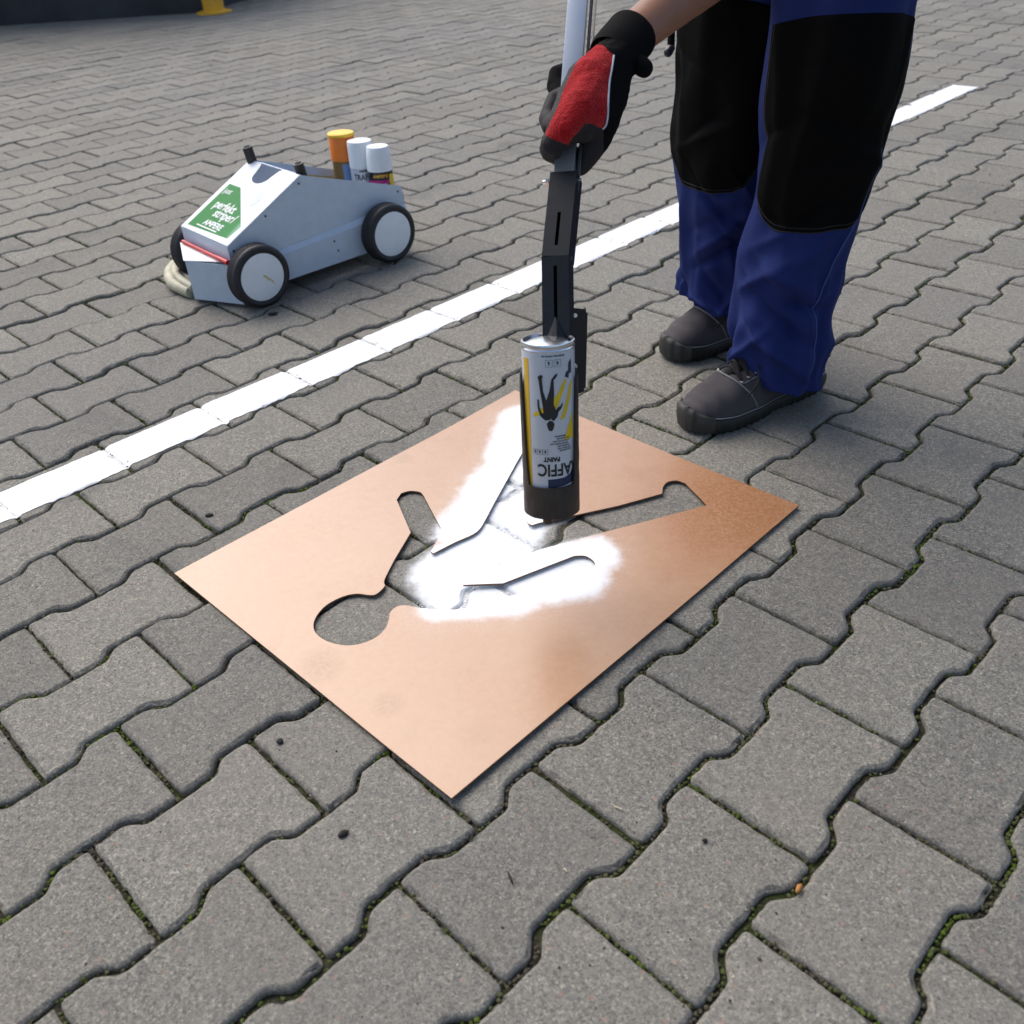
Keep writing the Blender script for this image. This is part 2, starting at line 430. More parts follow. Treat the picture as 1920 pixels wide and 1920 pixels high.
pav = empty('pavement'); tag(pav, kind='structure')
variants = []
for s in range(10):
    v, f = stone_mesh(s); me = bpy.data.meshes.new('paver'); me.from_pydata(v, [], f); me.update()
    for p in me.polygons: p.use_smooth = len(p.vertices) == 4
    bm = bmesh.new(); bm.from_mesh(me); bmesh.ops.recalc_face_normals(bm, faces=bm.faces); bm.to_mesh(me); bm.free()
    me.materials.append(M_CONC); me2 = me.copy(); me2.materials.clear(); me2.materials.append(M_CONC_P); variants.append((me, me2))
lv, lf = stone_mesh(1, False)
stones = []
for j in range(-110, 12):
    for k in range(-45, 90):
        c = stone_xy(j, k)
        if c.y < -0.6 or c.y > 14.5 or abs(c.x) > 1.2 + c.y * 0.75: continue
        X, Y, Z = proj(c) if (c - CPOS).dot(CD) > 0.1 else (9e9, 0, 0)
        m = 160
        stones.append(((-m < X < 1920 + m and -m < Y < 1920 + m), (c - CPOS).length, c, j, k))
vis = sorted([s for s in stones if s[0]], key=lambda s: s[1])[:296]
near = set((s[3], s[4]) for s in vis)
board_c = gnd(910, 1050)
jf = mesh('joint_sand', [gnd(*q, -0.0038) for q in ((800, 1160), (1130, 1130), (1110, 960), (1000, 760), (900, 880), (800, 1060))], [(0, 1, 2, 3, 4, 5)], M_BED, pav)
rr = random.Random(3)
fv, ff = [], []
SURF = []       # top-surface polygons for draping paint
for inview, dist, c, j, k in stones:
    ang = ROW_ANG + rr.gauss(0, 0.004) + (PI if rr.random() < 0.5 else 0); dz = rr.gauss(0, 0.0012)
    c = c + Vector((rr.gauss(0, 0.0008), rr.gauss(0, 0.0008), 0)); tx, ty = rr.gauss(0, 0.004), rr.gauss(0, 0.004)
    M = Matrix.Translation((c.x, c.y, dz)) @ Matrix.Rotation(ang, 4, 'Z') @ Matrix.Rotation(tx, 4, 'X') @ Matrix.Rotation(ty, 4, 'Y')
    vi = rr.randrange(10)
    if (j, k) in near:
        me = variants[vi][1 if (c - board_c).length < 0.5 else 0]
        o = bpy.data.objects.new('paver', me); col.objects.link(o); o.parent = pav
        o.location = M.to_translation(); o.rotation_euler = M.to_euler()
    else:
        b0 = len(fv)
        for p in lv: fv.append(M @ Vector(p))
        for p in lf: ff.append(tuple(b0 + i for i in p))
    SURF.append((M, vi, (j, k)))
fo = mesh('paver_field', fv, ff, M_CONC, pav); tag(fo, kind='stuff')

# ---- the sprayed line: a film draped over the stones and their joints
from mathutils.bvhtree import BVHTree
bv, bf = [], []
for M, vi, key in SURF:
    if abs(key[0] + 6) > 1: continue
    me = variants[vi][0]; b0 = len(bv)
    if (M.to_translation()).length > 6: continue
    for p in me.vertices: bv.append(M @ p.co)
    for p in me.polygons: bf.append(tuple(b0 + i for i in p.vertices))
bvh = BVHTree.FromPolygons(bv, bf)
ua, ub, va, vb = -6.0 * L, 19 * L, -4.442 * L, -3.950 * L
nu, nv_ = 1000, 24
v, f, idx = [], [], {}
for i in range(nu + 1):
    u = lerp(ua, ub, i / nu)
    e0 = va + 0.0022 * noise.noise(Vector((u * 22, 1, 0))) + 0.0012 * noise.noise(Vector((u * 90, 5, 0)))
    e1 = vb + 0.0040 * noise.noise(Vector((u * 16, 9, 0))) + 0.0022 * noise.noise(Vector((u * 75, 7, 0)))
    for q in range(nv_ + 1):
        p = DU * (u + U0) + DV * (lerp(e0, e1, q / nv_) + V0)
        hit = bvh.ray_cast(Vector((p.x, p.y, 0.1)), Vector((0, 0, -1)))
        z = hit[0].z if hit[0] else -0.008
        z = max(z, -0.0046)
        v.append(Vector((p.x, p.y, z + 0.0011)))
for i in range(nu):
    for q in range(nv_):
        a = i * (nv_ + 1) + q; quad = (a, a + 1, a + nv_ + 2, a + nv_ + 1)
        zs = [v[x].z for x in quad]
        f.append(quad)
pl = mesh('painted_line', v, f, M_LINE, None, True)
tag(pl, 'straight white sprayed line running across the grey pavers', 'painted line')

# ---------------------------------------------------------------- stencil board
B0, B1, B2, B3 = gnd(331, 1072, .008), gnd(845, 1497, .008), gnd(1495, 947, .008), gnd(967, 732, .008)
bc = (B0 + B1 + B2 + B3) / 4; bc.z = 0
bx = ((B2 - B1) + (B3 - B0)); bx.z = 0; bx.normalize(); by = Vector((-bx.y, bx.x, 0))
hx = 0.365; hy = 0.304
def bl(px, py):               # photograph position -> board coordinates
    p = gnd(px, py, 0.008) - bc; return (p.dot(bx), p.dot(by))
def cz(cx, cy): return bl(560 + cx / 2.4, 720 + cy / 2.4)
CUT = [(320, 945), (262, 938), (200, 950), (130, 985), (85, 1030), (65, 1080), (80, 1122), (130, 1155), (200, 1172), (270, 1167), (340, 1140), (388, 1097), (405, 1055),
       (412, 1022), (440, 998), (480, 992), (560, 1005),                      # neck, lower shoulder
       (700, 1012), (860, 985), (1180, 870), (1290, 850), (1330, 822), (1328, 792), (1290, 768), (1240, 768),     # lower arm, rounded hand
       (920, 893), (740, 900),                                               # inner side of the arm, armpit
       (925, 793), (1080, 741), (1365, 662), (1838, 540),                     # hip and lower edge of the leg, toe
       (1740, 440), (1702, 428), (1662, 434), (1641, 455), (1636, 486), (1440, 540), (1250, 582),   # foot
       (1085, 618), (1050, 629), (1028, 612), (1045, 560),                      # crotch
       (1120, 300), (1180, 150), (1130, 120), (1060, 215),                      # other leg (behind the can)
       (985, 342), (890, 510), (842, 600), (800, 660),
       (700, 708), (606, 757), (594, 750),                                     # side of the body, armpit
       (640, 662), (638, 640), (562, 497), (545, 480), (500, 475), (460, 486), (440, 515),    # raised arm
       (503, 662), (430, 785), (388, 868), (384, 892), (386, 905), (352, 938)]
def board_mat():
    b = NB('hardboard'); p = b.pos()
    f = b.noise(p, 260, 6, 0.7); fib = b.noise(p, 90, 6, 0.8, dist=0.3); big = b.noise(p, 7, 3, 0.5)
    c = b.ramp(fib, [(0.25, (0.400, 0.212, 0.110)), (0.5, (0.442, 0.245, 0.136)), (0.75, (0.482, 0.280, 0.165))])
    c = b.mix(b.math('MULTIPLY', b.ramp(big, [(0.35, 0.0), (0.7, 1.0)]), 0.5), c, (0.48, 0.292, 0.182))
    c = b.mix(b.ramp(f, [(0.25, 0.25), (0.45, 0.0)]), c, (0.34, 0.17, 0.08))
    # a few faint rubbed stains
    st = b.noise(p, 13, 4, 0.6); c = b.mix(b.ramp(st, [(0.62, 0.0), (0.74, 0.38)]), c, (0.34, 0.20, 0.10))
    # speckled rust corner with the legs' reflection painted in, thumb smudges near the head
    for (px_, py_, r_, col_, k_) in ((1440, 940, .26, (0.33, 0.130, 0.042), .95), (602, 1248, .040, (0.30, 0.145, 0.065), .7), (728, 1322, .026, (0.32, 0.16, 0.075), .6), (890, 1380, .03, (0.36, 0.19, 0.095), .4), (755, 860, .024, (0.30, 0.19, 0.08), .5), (500, 1222, .02, (0.3, 0.16, 0.08), .5)):
        q_ = gnd(px_, py_, .006); dv_ = b.new('ShaderNodeVectorMath', operation='DISTANCE'); b.l.new(p, dv_.inputs[0]); dv_.inputs[1].default_value = (q_.x, q_.y, .006)
        dd = b.math('MULTIPLY_ADD', st, r_ * .9, b.math('SUBTRACT', dv_.outputs['Value'], r_ * .45))
        mk = b.ramp(b.math('DIVIDE', dd, r_), [(0.35, 1.0), (1.0, 0.0)]); mk = b.math('MULTIPLY', b.math('MULTIPLY', mk, k_), b.ramp(b.noise(p, 190, 5, .8), [(.38, .22), (.60, 1.)]))
        c = b.mix(mk, c, col_)
    v = b.voro(p, 16); vc = b.voro(p, 16, out='Color'); sp = b.new('ShaderNodeSeparateColor'); b.l.new(vc, sp.inputs[0])
    dot = b.math('MULTIPLY', b.ramp(v, [(0.022, 1.0), (0.035, 0.0)]), b.ramp(sp.outputs[0], [(0.86, 0.0), (0.88, 1.0)]))
    c = b.mix(b.math('MULTIPLY', dot, 0.8), c, (0.10, 0.06, 0.035))
    m, f2 = spray_mask(b, p)
    m = b.math('MULTIPLY', m, b.ramp(b.noise(p, 520, 3, 0.7), [(0.28, 0.80), (0.48, 1.0)]))
    c = b.mix(m, c, (0.78, 0.80, 0.825))
    b.set(color=c, rough=b.math('ADD', b.math('MULTIPLY_ADD', fib, 0.12, 0.27), b.math('MULTIPLY', m, 0.2)), spec=0.5, ior=1.5, coat=0.28, coat_rough=0.30)
    b.bump(f, 0.10, 0.0006); return b.m
M_BOARD = board_mat()
def edge_mat(): return simple('hardboard_edge', (0.20, 0.105, 0.05), 0.8, var=0.25, scale=150)
cu = bpy.data.curves.new('c', 'CURVE'); cu.dimensions = '2D'; cu.fill_mode = 'BOTH'; cu.extrude = 0.0015
def add_spline(cu, pts):
    s = cu.splines.new('POLY'); s.points.add(len(pts) - 1); s.use_cyclic_u = True
    for q, (x, y) in zip(s.points, pts): q.co = (x, y, 0, 1)
add_spline(cu, [(-hx, -hy), (hx, -hy), (hx, hy), (-hx, hy)])
def smooth_loop(P, lim=48):
    P = [Vector((x_, y_)) for x_, y_ in P]; n = len(P); sharp = []
    for i in range(n):
        a, b_ = P[i] - P[i - 1], P[(i + 1) % n] - P[i]
        if abs(a.angle_signed(b_, 0)) > math.radians(lim) or max(a.length, b_.length) > .045: sharp.append(i)
    out = []
    for q, i in enumerate(sharp):
        j = sharp[(q + 1) % len(sharp)]; ch = [P[(i + t) % n] for t in range(((j - i) % n or n) + 1)]
        if len(ch) < 3: out += ch[:-1]
        else: out += [Vector((p.x, p.y)) for p in spline([Vector((c_.x, c_.y, 0)) for c_ in ch], 5)][:-1]
    return [(p.x, p.y) for p in out]
cutp = smooth_loop([cz(*q) for q in CUT])
add_spline(cu, cutp)
co = bpy.data.objects.new('c', cu); col.objects.link(co)
me = bpy.data.meshes.new_from_object(co.evaluated_get(bpy.context.evaluated_depsgraph_get())); bpy.data.objects.remove(co)
bm = bmesh.new(); bm.from_mesh(me)
bmesh.ops.remove_doubles(bm, verts=bm.verts, dist=1e-6)
for ax, hh in ((0, hx), (1, hy)):
    n = int(2 * hh / 0.03)
    for i in range(1, n):
        co_ = Vector((0, 0, 0)); co_[ax] = -hh + 2 * hh * i / n; no = Vector((0, 0, 0)); no[ax] = 1
        bmesh.ops.bisect_plane(bm, geom=bm.verts[:] + bm.edges[:] + bm.faces[:], plane_co=co_, plane_no=no)
for vt in bm.verts:
    x, y = vt.co.x, vt.co.y
    vt.co.z += 0.0040 + 0.0016 * noise.noise(Vector((x * 4.5, y * 4.5, 2.2))) + 0.002 * (x / hx) ** 2 * (0.4 + 0.6 * (y / hy) ** 2)
board = from_bm('stencil_board', bm, M_BOARD)
board.matrix_world = Matrix.Translation((bc.x, bc.y, 0)) @ Matrix.Rotation(math.atan2(bx.y, bx.x), 4, 'Z')
board.data.materials.append(edge_mat())
for p in board.data.polygons:
    if abs(p.normal.z) < 0.5: p.material_index = 1
tag(board, 'tan hardboard stencil with walking figure cut-out, half covered in white overspray', 'stencil')

# ---------------------------------------------------------------- common materials
M_STEEL = simple('zinc_grey_coat', (0.52, 0.60, 0.70), 0.45, 0.10, 0.05, 40, 0.05, 700, rvar=0.04)
M_WHITE = simple('white_vinyl', (0.82, 0.83, 0.83), 0.6, 0, 0.02, 20, spec=.2)
M_RUBBER = simple('tyre_rubber', (0.016, 0.016, 0.018), 0.6, 0, 0.3, 60, 0.15, 300)
M_HUB = simple('hub_plastic', (0.78, 0.82, 0.85), 0.42, 0, 0.05, 18, rvar=0.05)
M_BLACK = simple('black_powder_coat', (0.006, 0.008, 0.013), 0.50, 0, 0.3, 60, 0.12, 900, spec=.3)
M_BLKP = simple('black_plastic', (0.014, 0.014, 0.015), 0.45, 0, 0.3, 60)
M_RED = simple('red_plastic', (0.55, 0.015, 0.02), 0.35, 0, 0.1, 60)
M_SCREW = simple('screw_steel', (0.10, 0.10, 0.11), 0.4, 0.8, 0.2, 100)
M_CHROME = simple('bolt_zinc', (0.75, 0.76, 0.78), 0.22, 1.0, 0.05, 100)
M_INK = simple('black_print', (0.012, 0.012, 0.014), 0.45, 0, 0.1, 50)
M_WINK = simple('white_print', (0.80, 0.82, 0.80), 0.6, 0, 0.03, 50, spec=.2)

def text_mesh(txt, size, bend=None, bold=0.0, shear=0.0, xs=1.0):
    """flat lettering in x/y, centred; returns bmesh"""
    cu = bpy.data.curves.new('t', 'FONT'); cu.body = txt; cu.size = size; cu.align_x = 'CENTER'; cu.align_y = 'CENTER'; cu.offset = bold; cu.shear = shear
    o = bpy.data.objects.new('t', cu); col.objects.link(o)
    me = bpy.data.meshes.new_from_object(o.evaluated_get(bpy.context.evaluated_depsgraph_get())); bpy.data.objects.remove(o)
    bm = bmesh.new(); bm.from_mesh(me); bpy.data.meshes.remove(me)
    bmesh.ops.scale(bm, vec=(xs, 1, 1), verts=bm.verts)
    bmesh.ops.remove_doubles(bm, verts=bm.verts, dist=1e-7)
    return bm
def poly_bm(pts):
    bm = bmesh.new(); vs = [bm.verts.new((x, y, 0)) for x, y in pts]; fc = bm.faces.new(vs)
    bmesh.ops.triangulate(bm, faces=[fc]); return bm
def slice_x(bm, step):
    xs = [v.co.x for v in bm.verts]
    if not xs: return
    x = math.floor(min(xs) / step) * step + step
    while x < max(xs):
        bmesh.ops.bisect_plane(bm, geom=bm.verts[:] + bm.edges[:] + bm.faces[:], plane_co=(x, 0, 0), plane_no=(1, 0, 0)); x += step

# ---------------------------------------------------------------- line marking cart
CO = Vector((-0.562, 2.107, 0.0)); CA = math.atan2(0.648, 0.762)
cart = empty('line_marking_cart', CO, (0, 0, CA))
tag(cart, 'grey metal four-wheeled line marking cart with white and green sticker', 'marking cart')
YA, YB, YM = 0.052, 0.288, 0.170
XF, ZF, XP, ZP, XR, ZR = -0.022, 0.149, 0.200, 0.260, 0.484, 0.168
def plate(name, pts, th, mat, parent, bev=0.0012):
    """thin sheet: polygon (3D, planar) thickened along its normal, inwards"""
    bm = bmesh.new(); vs = [bm.verts.new(p) for p in pts]; fc = bm.faces.new(vs); fc.normal_update(); n = fc.normal.copy()
    r = bmesh.ops.extrude_face_region(bm, geom=[fc]); bmesh.ops.translate(bm, vec=-n * th, verts=[g for g in r['geom'] if isinstance(g, bmesh.types.BMVert)])
    bmesh.ops.recalc_face_normals(bm, faces=bm.faces)
    if bev: bmesh.ops.bevel(bm, geom=bm.edges[:], offset=bev, segments=2, affect='EDGES')
    return auto_smooth(from_bm(name, bm, mat, parent), 40)
for s, y in ((1, YA), (-1, YB)):
    yo = y; yl = y - s * 0.008      # lower part steps inwards a little below the crease
    up = [(XF, yo, ZF), (XF, yo, 0.098), (0.105, yo, 0.106), (0.372, yo, 0.122), (0.486, yo, 0.124), (XR, yo, ZR), (XP, yo, ZP)]
    lo = [(XF, yl, 0.030), (0.484, yl, 0.032), (0.486, yl, 0.112), (0.372, yl, 0.110), (0.105, yl, 0.094), (XF, yl, 0.086)]
    crease = [(XF, yo, 0.098), (XF, yl, 0.086), (0.105, yl, 0.094), (0.372, yl, 0.110), (0.486, yl, 0.112), (0.486, yo, 0.124), (0.372, yo, 0.122), (0.105, yo, 0.106)]
    if s < 0: up, lo = up[::-1], lo[::-1]
    sp_ = plate('side_panel', up, 0.002, M_STEEL, cart)
    plate('lower_side_panel', lo, 0.002, M_STEEL, cart)
    cv = [Vector(p) for p in crease]
    mesh('crease_fold', cv, [(0, 1, 2, 7), (7, 2, 3, 6), (6, 3, 4, 5)], M_STEEL, sp_)
    if s > 0:
        for (x, z) in ((-0.010, 0.136), (0.088, 0.192), (0.190, 0.243), (0.470, 0.158)):
            lathe('screw', [(0.0028, 0), (0.0028, 0.0012), (0.0015, 0.0018)], M_SCREW, sp_, 12, Matrix.Rotation(PI / 2, 3, 'X'), (x, yo - 0.0001, z))
        for (x, z) in ((0.255, 0.088), (0.262, 0.062)):
            lathe('screw', [(0.0026, 0), (0.0026, 0.0012), (0.0015, 0.0018)], M_SCREW, sp_, 12, Matrix.Rotation(PI / 2, 3, 'X'), (x, yl - 0.0001, z))
slope = plate('sloped_front', [(XF - 0.001, YA - 0.001, ZF + 0.001), (XP, YA - 0.001, ZP + 0.001), (XP, YB + 0.001, ZP + 0.001), (XF - 0.001, YB + 0.001, ZF + 0.001)], 0.002, M_STEEL, cart)
plate('front_strip', [(XF - .001, YA, ZF - .001), (XF - .001, YB, ZF - .001), (XF - .001, YB, 0.090), (XF - .001, YA, 0.090)], 0.002, M_STEEL, cart)
plate('rear_panel', [(0.486, YB, 0.04), (0.486, YA, 0.04), (0.486, YA, 0.150), (0.486, YB, 0.150)], 0.002, M_STEEL, cart)
plate('tray_floor', [(0.02, YA, 0.036), (0.484, YA, 0.036), (0.484, YB, 0.036), (0.02, YB, 0.036)], 0.002, M_STEEL, cart)
box('back_wall', (XP + 0.022, YM, 0.150), (0.002, YB - YA - .006, 0.2), M_STEEL, cart)
yst = box('inner_yellow_strip', (0.36, YB - 0.0035, 0.178), (0.14, 0.001, 0.016), simple('yellow_strip', (0.50, 0.38, 0.05), 0.5), cart, rot=Matrix.Rotation(math.radians(17), 3, 'Y'))  # plain yellow strip along the inner left panel
# plough shaped nose
apx = (-0.083, YM)
def nose(name, a, b_, z0, z1, m): return plate(name, [(a[0], a[1], z0), (b_[0], b_[1], z0), (b_[0], b_[1], z1), (a[0], a[1], z1)], 0.002, m, cart, 0.0008)
nose('nose_panel', apx, (-0.020, YA - 0.012), 0.010, 0.106, M_STEEL); nose('nose_panel', (-0.020, YB + 0.012), apx, 0.010, 0.106, M_STEEL)
flap = plate('nose_lid', [(apx[0] - .003, apx[1], 0.108), (-0.0245, YA + 0.012, 0.111), (-0.0245, YB + 0.026, 0.111)], 0.002, M_WHITE, cart, 0.0006)
tube('pointer_rod', [(-0.031, YB - 0.010, 0.1155), (-0.033, YA + 0.006, 0.1155)], 0.0050, M_RED, cart, 10)
tube('pointer_rod_grip', [(-0.0326, YA + 0.045, 0.1158), (-0.033, YA - 0.006, 0.1158)], 0.0060, M_RED, cart, 12)
# sticker in slope coordinates: (p up the slope, q across from the right edge)
sdx = Vector((0.222, 0, 0.111)).normalized(); sn = Vector((-sdx.z, 0, sdx.x))
def SL(p, q, h): return Vector((XF - .001, YA, ZF + .001)) + sdx * p + Vector((0, q, 0)) + sn * h
def sl_obj(name, bm, h, mat, parent):
    for v_ in bm.verts: v_.co = SL(v_.co.x, v_.co.y, h)
    o = from_bm(name, bm, mat, parent)
    if len(o.data.polygons) and sum(p.normal.z * p.area for p in o.data.polygons) < 0: o.data.flip_normals()
    return o
notch = [(0.247, 0.062)] + [(0.215 - 0.030 * math.sin(a) + 0.0, 0.108 - 0.036 * math.cos(a)) for a in [PI * i / 12 for i in range(13)]] + [(0.247, 0.156)]
W_ = YB - YA
sticker_pts = [(0.001, 0.001), (0.247, 0.001)] + [(0.247, 0.075), (0.240, 0.084), (0.215, 0.092)] + [(p_, q_ + .020) for p_, q_ in notch[2:-2]] + [(0.215, 0.164), (0.240, 0.172), (0.247, 0.180)] + [(0.247, W_ - .001), (0.001, W_ - .001)]
sl_obj('sticker', poly_bm(sticker_pts), 0.0006, M_WHITE, slope)
npts = [(0.2465, 0.076), (0.240, 0.085), (0.215, 0.093)] + [(p_ + .001, q_ + .020) for p_, q_ in notch[2:-2]] + [(0.215, 0.163), (0.240, 0.171), (0.2465, 0.179)]
sl_obj('notch_plate', poly_bm(npts), 0.0004, simple('blue_grey_plate', (0.07, 0.10, 0.16), 0.7, 0, .1, 30, spec=.1), slope)
def green_mat():
    b = NB('green_print'); co = b.coord('Object'); sp = b.new('ShaderNodeSeparateXYZ'); b.l.new(co, sp.inputs[0])
    t = b.math('ADD', b.math('MULTIPLY', sp.outputs[1], -9.0), b.math('MULTIPLY', sp.outputs[0], 0.8))
    c = b.ramp(b.math('ADD', t, 1.42), [(0.22, (0.018, 0.20, 0.038)), (0.62, (0.025, 0.22, 0.05)), (0.95, (0.55, 0.74, 0.66))])
    b.set(color=b.mix(b.noise(co, 60), c, (0.05, 0.30, 0.08)) if False else c, rough=0.6, spec=.15); return b.m
sl_obj('green_panel', poly_bm([(0.012, 0.216), (0.018, 0.026), (0.060, 0.020), (0.160, 0.161), (0.160, 0.216)]), 0.0010, green_mat(), slope)
def sl_text(txt, p, q, size, bold=0.0003, xs=1.0):
    bm = text_mesh(txt, size, bold=bold, xs=xs)
    for v_ in bm.verts: v_.co = Vector((p + v_.co.y, q - v_.co.x, 0))
    return sl_obj('lettering', bm, 0.0014, M_WINK, slope)
sl_text('just', 0.138, 0.190, 0.024); sl_text('perfekt', 0.094, 0.142, 0.036, 0.0009, 0.92); sl_text('striper/', 0.070, 0.110, 0.036, 0.0009, 0.92)
sl_text('AMPERE', 0.036, 0.120, 0.024, 0.0008)
sl_obj('lettering', poly_bm([(0.0205, 0.182), (0.0205, 0.084), (0.0240, 0.084), (0.0240, 0.182)]), 0.0014, M_WINK, slope)
sl_obj('grey_print', poly_bm([(0.142 + 0.022 * math.cos(a) + 0.006 * math.sin(a), 0.062 + 0.014 * math.sin(a) - 0.006 * math.cos(a)) for a in [2 * PI * i / 24 for i in range(24)]]), 0.0010, simple('grey_print', (0.50, 0.54, 0.56), 0.5), slope)
# handle sockets
for (x, y, lab) in ((0.214, YB - 0.012, 0), (0.232, YA + 0.022, 1)):
    d = Vector((-0.16, 0, 1)).normalized(); h = 0.045 if lab == 0 else 0.033
    base = Vector((x, y, 0.150)); top = base + d * ((ZP + (0.035 if lab == 0 else 0.022) - 0.150) / d.z)
    s_ = tube('handle_socket', [base, top], 0.0125, M_BLKP, cart, 24)
    tube('socket_bore', [top - d * 0.001, top + d * 0.0008], 0.0085, simple('bore_black', (0.004, 0.004, 0.004), 0.9), s_, 20)
# wheels
RW = 0.074
def wheel(x, y0, s):
    we = empty('wheel', (x, y0, RW), (0, 0, 0), cart)     # outer face at y0, s: +1 wheel extends to +y
    R = Matrix.Rotation(-PI / 2 * s, 3, 'X')             # local z -> s*y
    tw = 0.044
    tprof = [(0.030, 0.003), (0.0575, 0.003), (0.060, 0.0015), (0.064, 0.000), (0.069, 0.0015), (0.0725, 0.005), (RW, 0.010)]
    for i in range(5):
        h0 = 0.012 + i * 0.005; tprof += [(RW, h0), (RW - 0.0012, h0 + 0.0012), (RW - 0.0012, h0 + 0.0022), (RW, h0 + 0.0034)]
    tprof += [(RW, tw - 0.008), (0.0715, tw - 0.003), (0.066, tw), (0.03, tw)]
    lathe('tyre', tprof, M_RUBBER, we, 64, R)
    lathe('hub_disc', [(0.0, 0.0008), (0.018, 0.0009), (0.030, 0.0012), (0.052, 0.0022), (0.0555, 0.0030), (0.0572, 0.0050), (0.0572, 0.02)][::-1] if False else [(0.0572, 0.02), (0.0572, 0.0045), (0.0555, 0.0026), (0.052, 0.0018), (0.030, 0.0010), (0.018, 0.0004), (0.004, 0.0002)], M_HUB, we, 64, R)
    return we
for x in (0.024, 0.405):
    wq = wheel(x, 0.0, 1); wheel(x, YB + 0.050, -1)
    if x < .1:
        bm = poly_bm([(-.004, .010), (.001, .008), (.008, .001), (.020, -.012), (.022, -.022), (.018, -.016), (.010, -.006), (.006, -.008), (.004, -.001), (-.003, .004)])
        for v_ in bm.verts: v_.co = Vector((v_.co.x + .004, -.0002, v_.co.y - .003))
        from_bm('paint_smear', bm, simple('ochre_smear', (.62, .50, .25), .6), wq)
for x in (0.024, 0.405): tube('axle', [(x, 0.03, RW), (x, YB + 0.03, RW)], 0.006, M_SCREW, cart)

# ---------------------------------------------------------------- spray cans standing in the cart
def to_cart(x, y, z=0): return CO + Matrix.Rotation(CA, 3, 'Z') @ Vector((x, y, z))
def wrap(name, bm, R, th0, h0, off, mat, parent, step=0.004, flip=False):
    """bend flat print (x to the right, y up as seen from outside) round a can; th0 azimuth of its centre"""
    slice_x(bm, step)
    for v_ in bm.verts:
        x, y = (-v_.co.x, -v_.co.y) if flip else (v_.co.x, v_.co.y)
        a = th0 + x / R
        v_.co = Vector(((R + off) * math.cos(a), (R + off) * math.sin(a), h0 + y))
    o = from_bm(name, bm, mat, parent)
    if len(o.data.polygons):
        s = sum((p.normal.x * p.center.x + p.normal.y * p.center.y) * p.area for p in o.data.polygons)
        if s < 0: o.data.flip_normals()
    return o
def rect(x0, y0, x1, y1): return poly_bm([(x0, y0), (x1, y0), (x1, y1), (x0, y1)])
def standing_can(loc, tilt, body_mat, cap_mat, cap_prof, label, body_h, R=0.0325):
    c = empty('spray_can', loc, (tilt[0], tilt[1], CA))
    tag(c, label, 'spray can', 'spray cans standing in the cart tray')
    lathe('can_body', [(R - .004, 0), (R - .001, 0.0015), (R, 0.004), (R - .001, 0.007), (R - .001, body_h), (R, body_h + .002), (R - .002, body_h + .005), (R - .010, body_h + .014)], body_mat, c, 48)
    lathe('cap', [(r, body_h + h) for r, h in cap_prof], cap_mat, c, 48)
    return c
M_CAPW = simple('white_cap', (0.80, 0.82, 0.83), 0.4, 0, 0.02, 30); M_CAPO = simple('orange_cap', (0.85, 0.20, 0.012), 0.38, 0, 0.05, 30); M_CAPY = simple('yellow_cap_top', (0.90, 0.55, 0.02), 0.4, 0, 0.04, 30)
M_LBL = simple('label_white', (0.62, 0.65, 0.70), 0.32, 0.1, 0.04, 60); M_LBR = simple('label_brown', (0.24, 0.14, 0.04), 0.4, 0, 0.2, 60)
M_LBK = simple('label_black', (0.010, 0.010, 0.012), 0.35); M_PINK = simple('label_magenta', (0.42, 0.01, 0.16), 0.4); M_YEL = simple('label_yellow', (0.72, 0.50, 0.01), 0.4); M_BLU = simple('label_blue', (0.15, 0.26, 0.48), 0.4); M_ORT = simple('orange_print', (0.75, 0.40, 0.04), 0.4)
VT = math.atan2(-1.97, -0.94)     # azimuth of the camera as seen from the cart
zt = 0.037
c1 = standing_can(to_cart(0.434, 0.232, zt), (0, 0.02), M_LBR, M_CAPO, [(.0335, .002), (.0335, .060), (.0325, .062)], 'spray can with tall orange cap and yellow top, furthest in the cart', 0.180)
lathe('cap_top', [(.0345, .2415), (.0350, .243), (.0350, .247), (.033, .249)], M_CAPY, c1, 48)
wrap('label_stripe', rect(-.010, -.07, .012, .05), .0315, VT, .125, .0004, M_BLU, c1)
c2 = standing_can(to_cart(0.444, 0.165, zt), (0.0, 0.02), M_LBL, M_CAPW, [(.0325, .000), (.0325, .045), (.0322, .060), (.0310, .064), (.024, .065)], 'white spray can with white cap, between the other two in the cart', 0.172)
wrap('lettering', text_mesh('TRAFFIC', 0.020, bold=.0004, xs=.8), .0315, VT, .150, .0005, M_INK, c2); wrap('lettering', text_mesh('AMPERE', 0.008, bold=.0003), .0315, VT, .166, .0005, M_INK, c2)
wrap('lettering', text_mesh('PAINT', 0.010, bold=.0003), .0315, VT, .134, .0005, M_INK, c2)
c3 = standing_can(to_cart(0.453, 0.098, zt), (0, 0.02), M_LBK, M_CAPW, [(.0328, .002), (.0320, .035), (.0285, .057), (.0270, .060), (.020, .061)], 'spray can with white cap and black and magenta label, nearest in the cart', 0.170)
wrap('label_field', rect(-.034, -.06, .034, -.002), .0315, VT - .15, .154, .0004, M_PINK, c3); wrap('label_stripe', rect(-.012, -.07, .012, .012), .0315, VT + .95, .152, .0006, M_YEL, c3)
wrap('lettering', text_mesh('AMPERE', 0.011, bold=.0004), .0315, VT - .2, .1615, .0006, M_ORT, c3); wrap('lettering', text_mesh('MARKER', 0.009, bold=.0002), .0315, VT - .2, .140, .0008, M_WINK, c3)

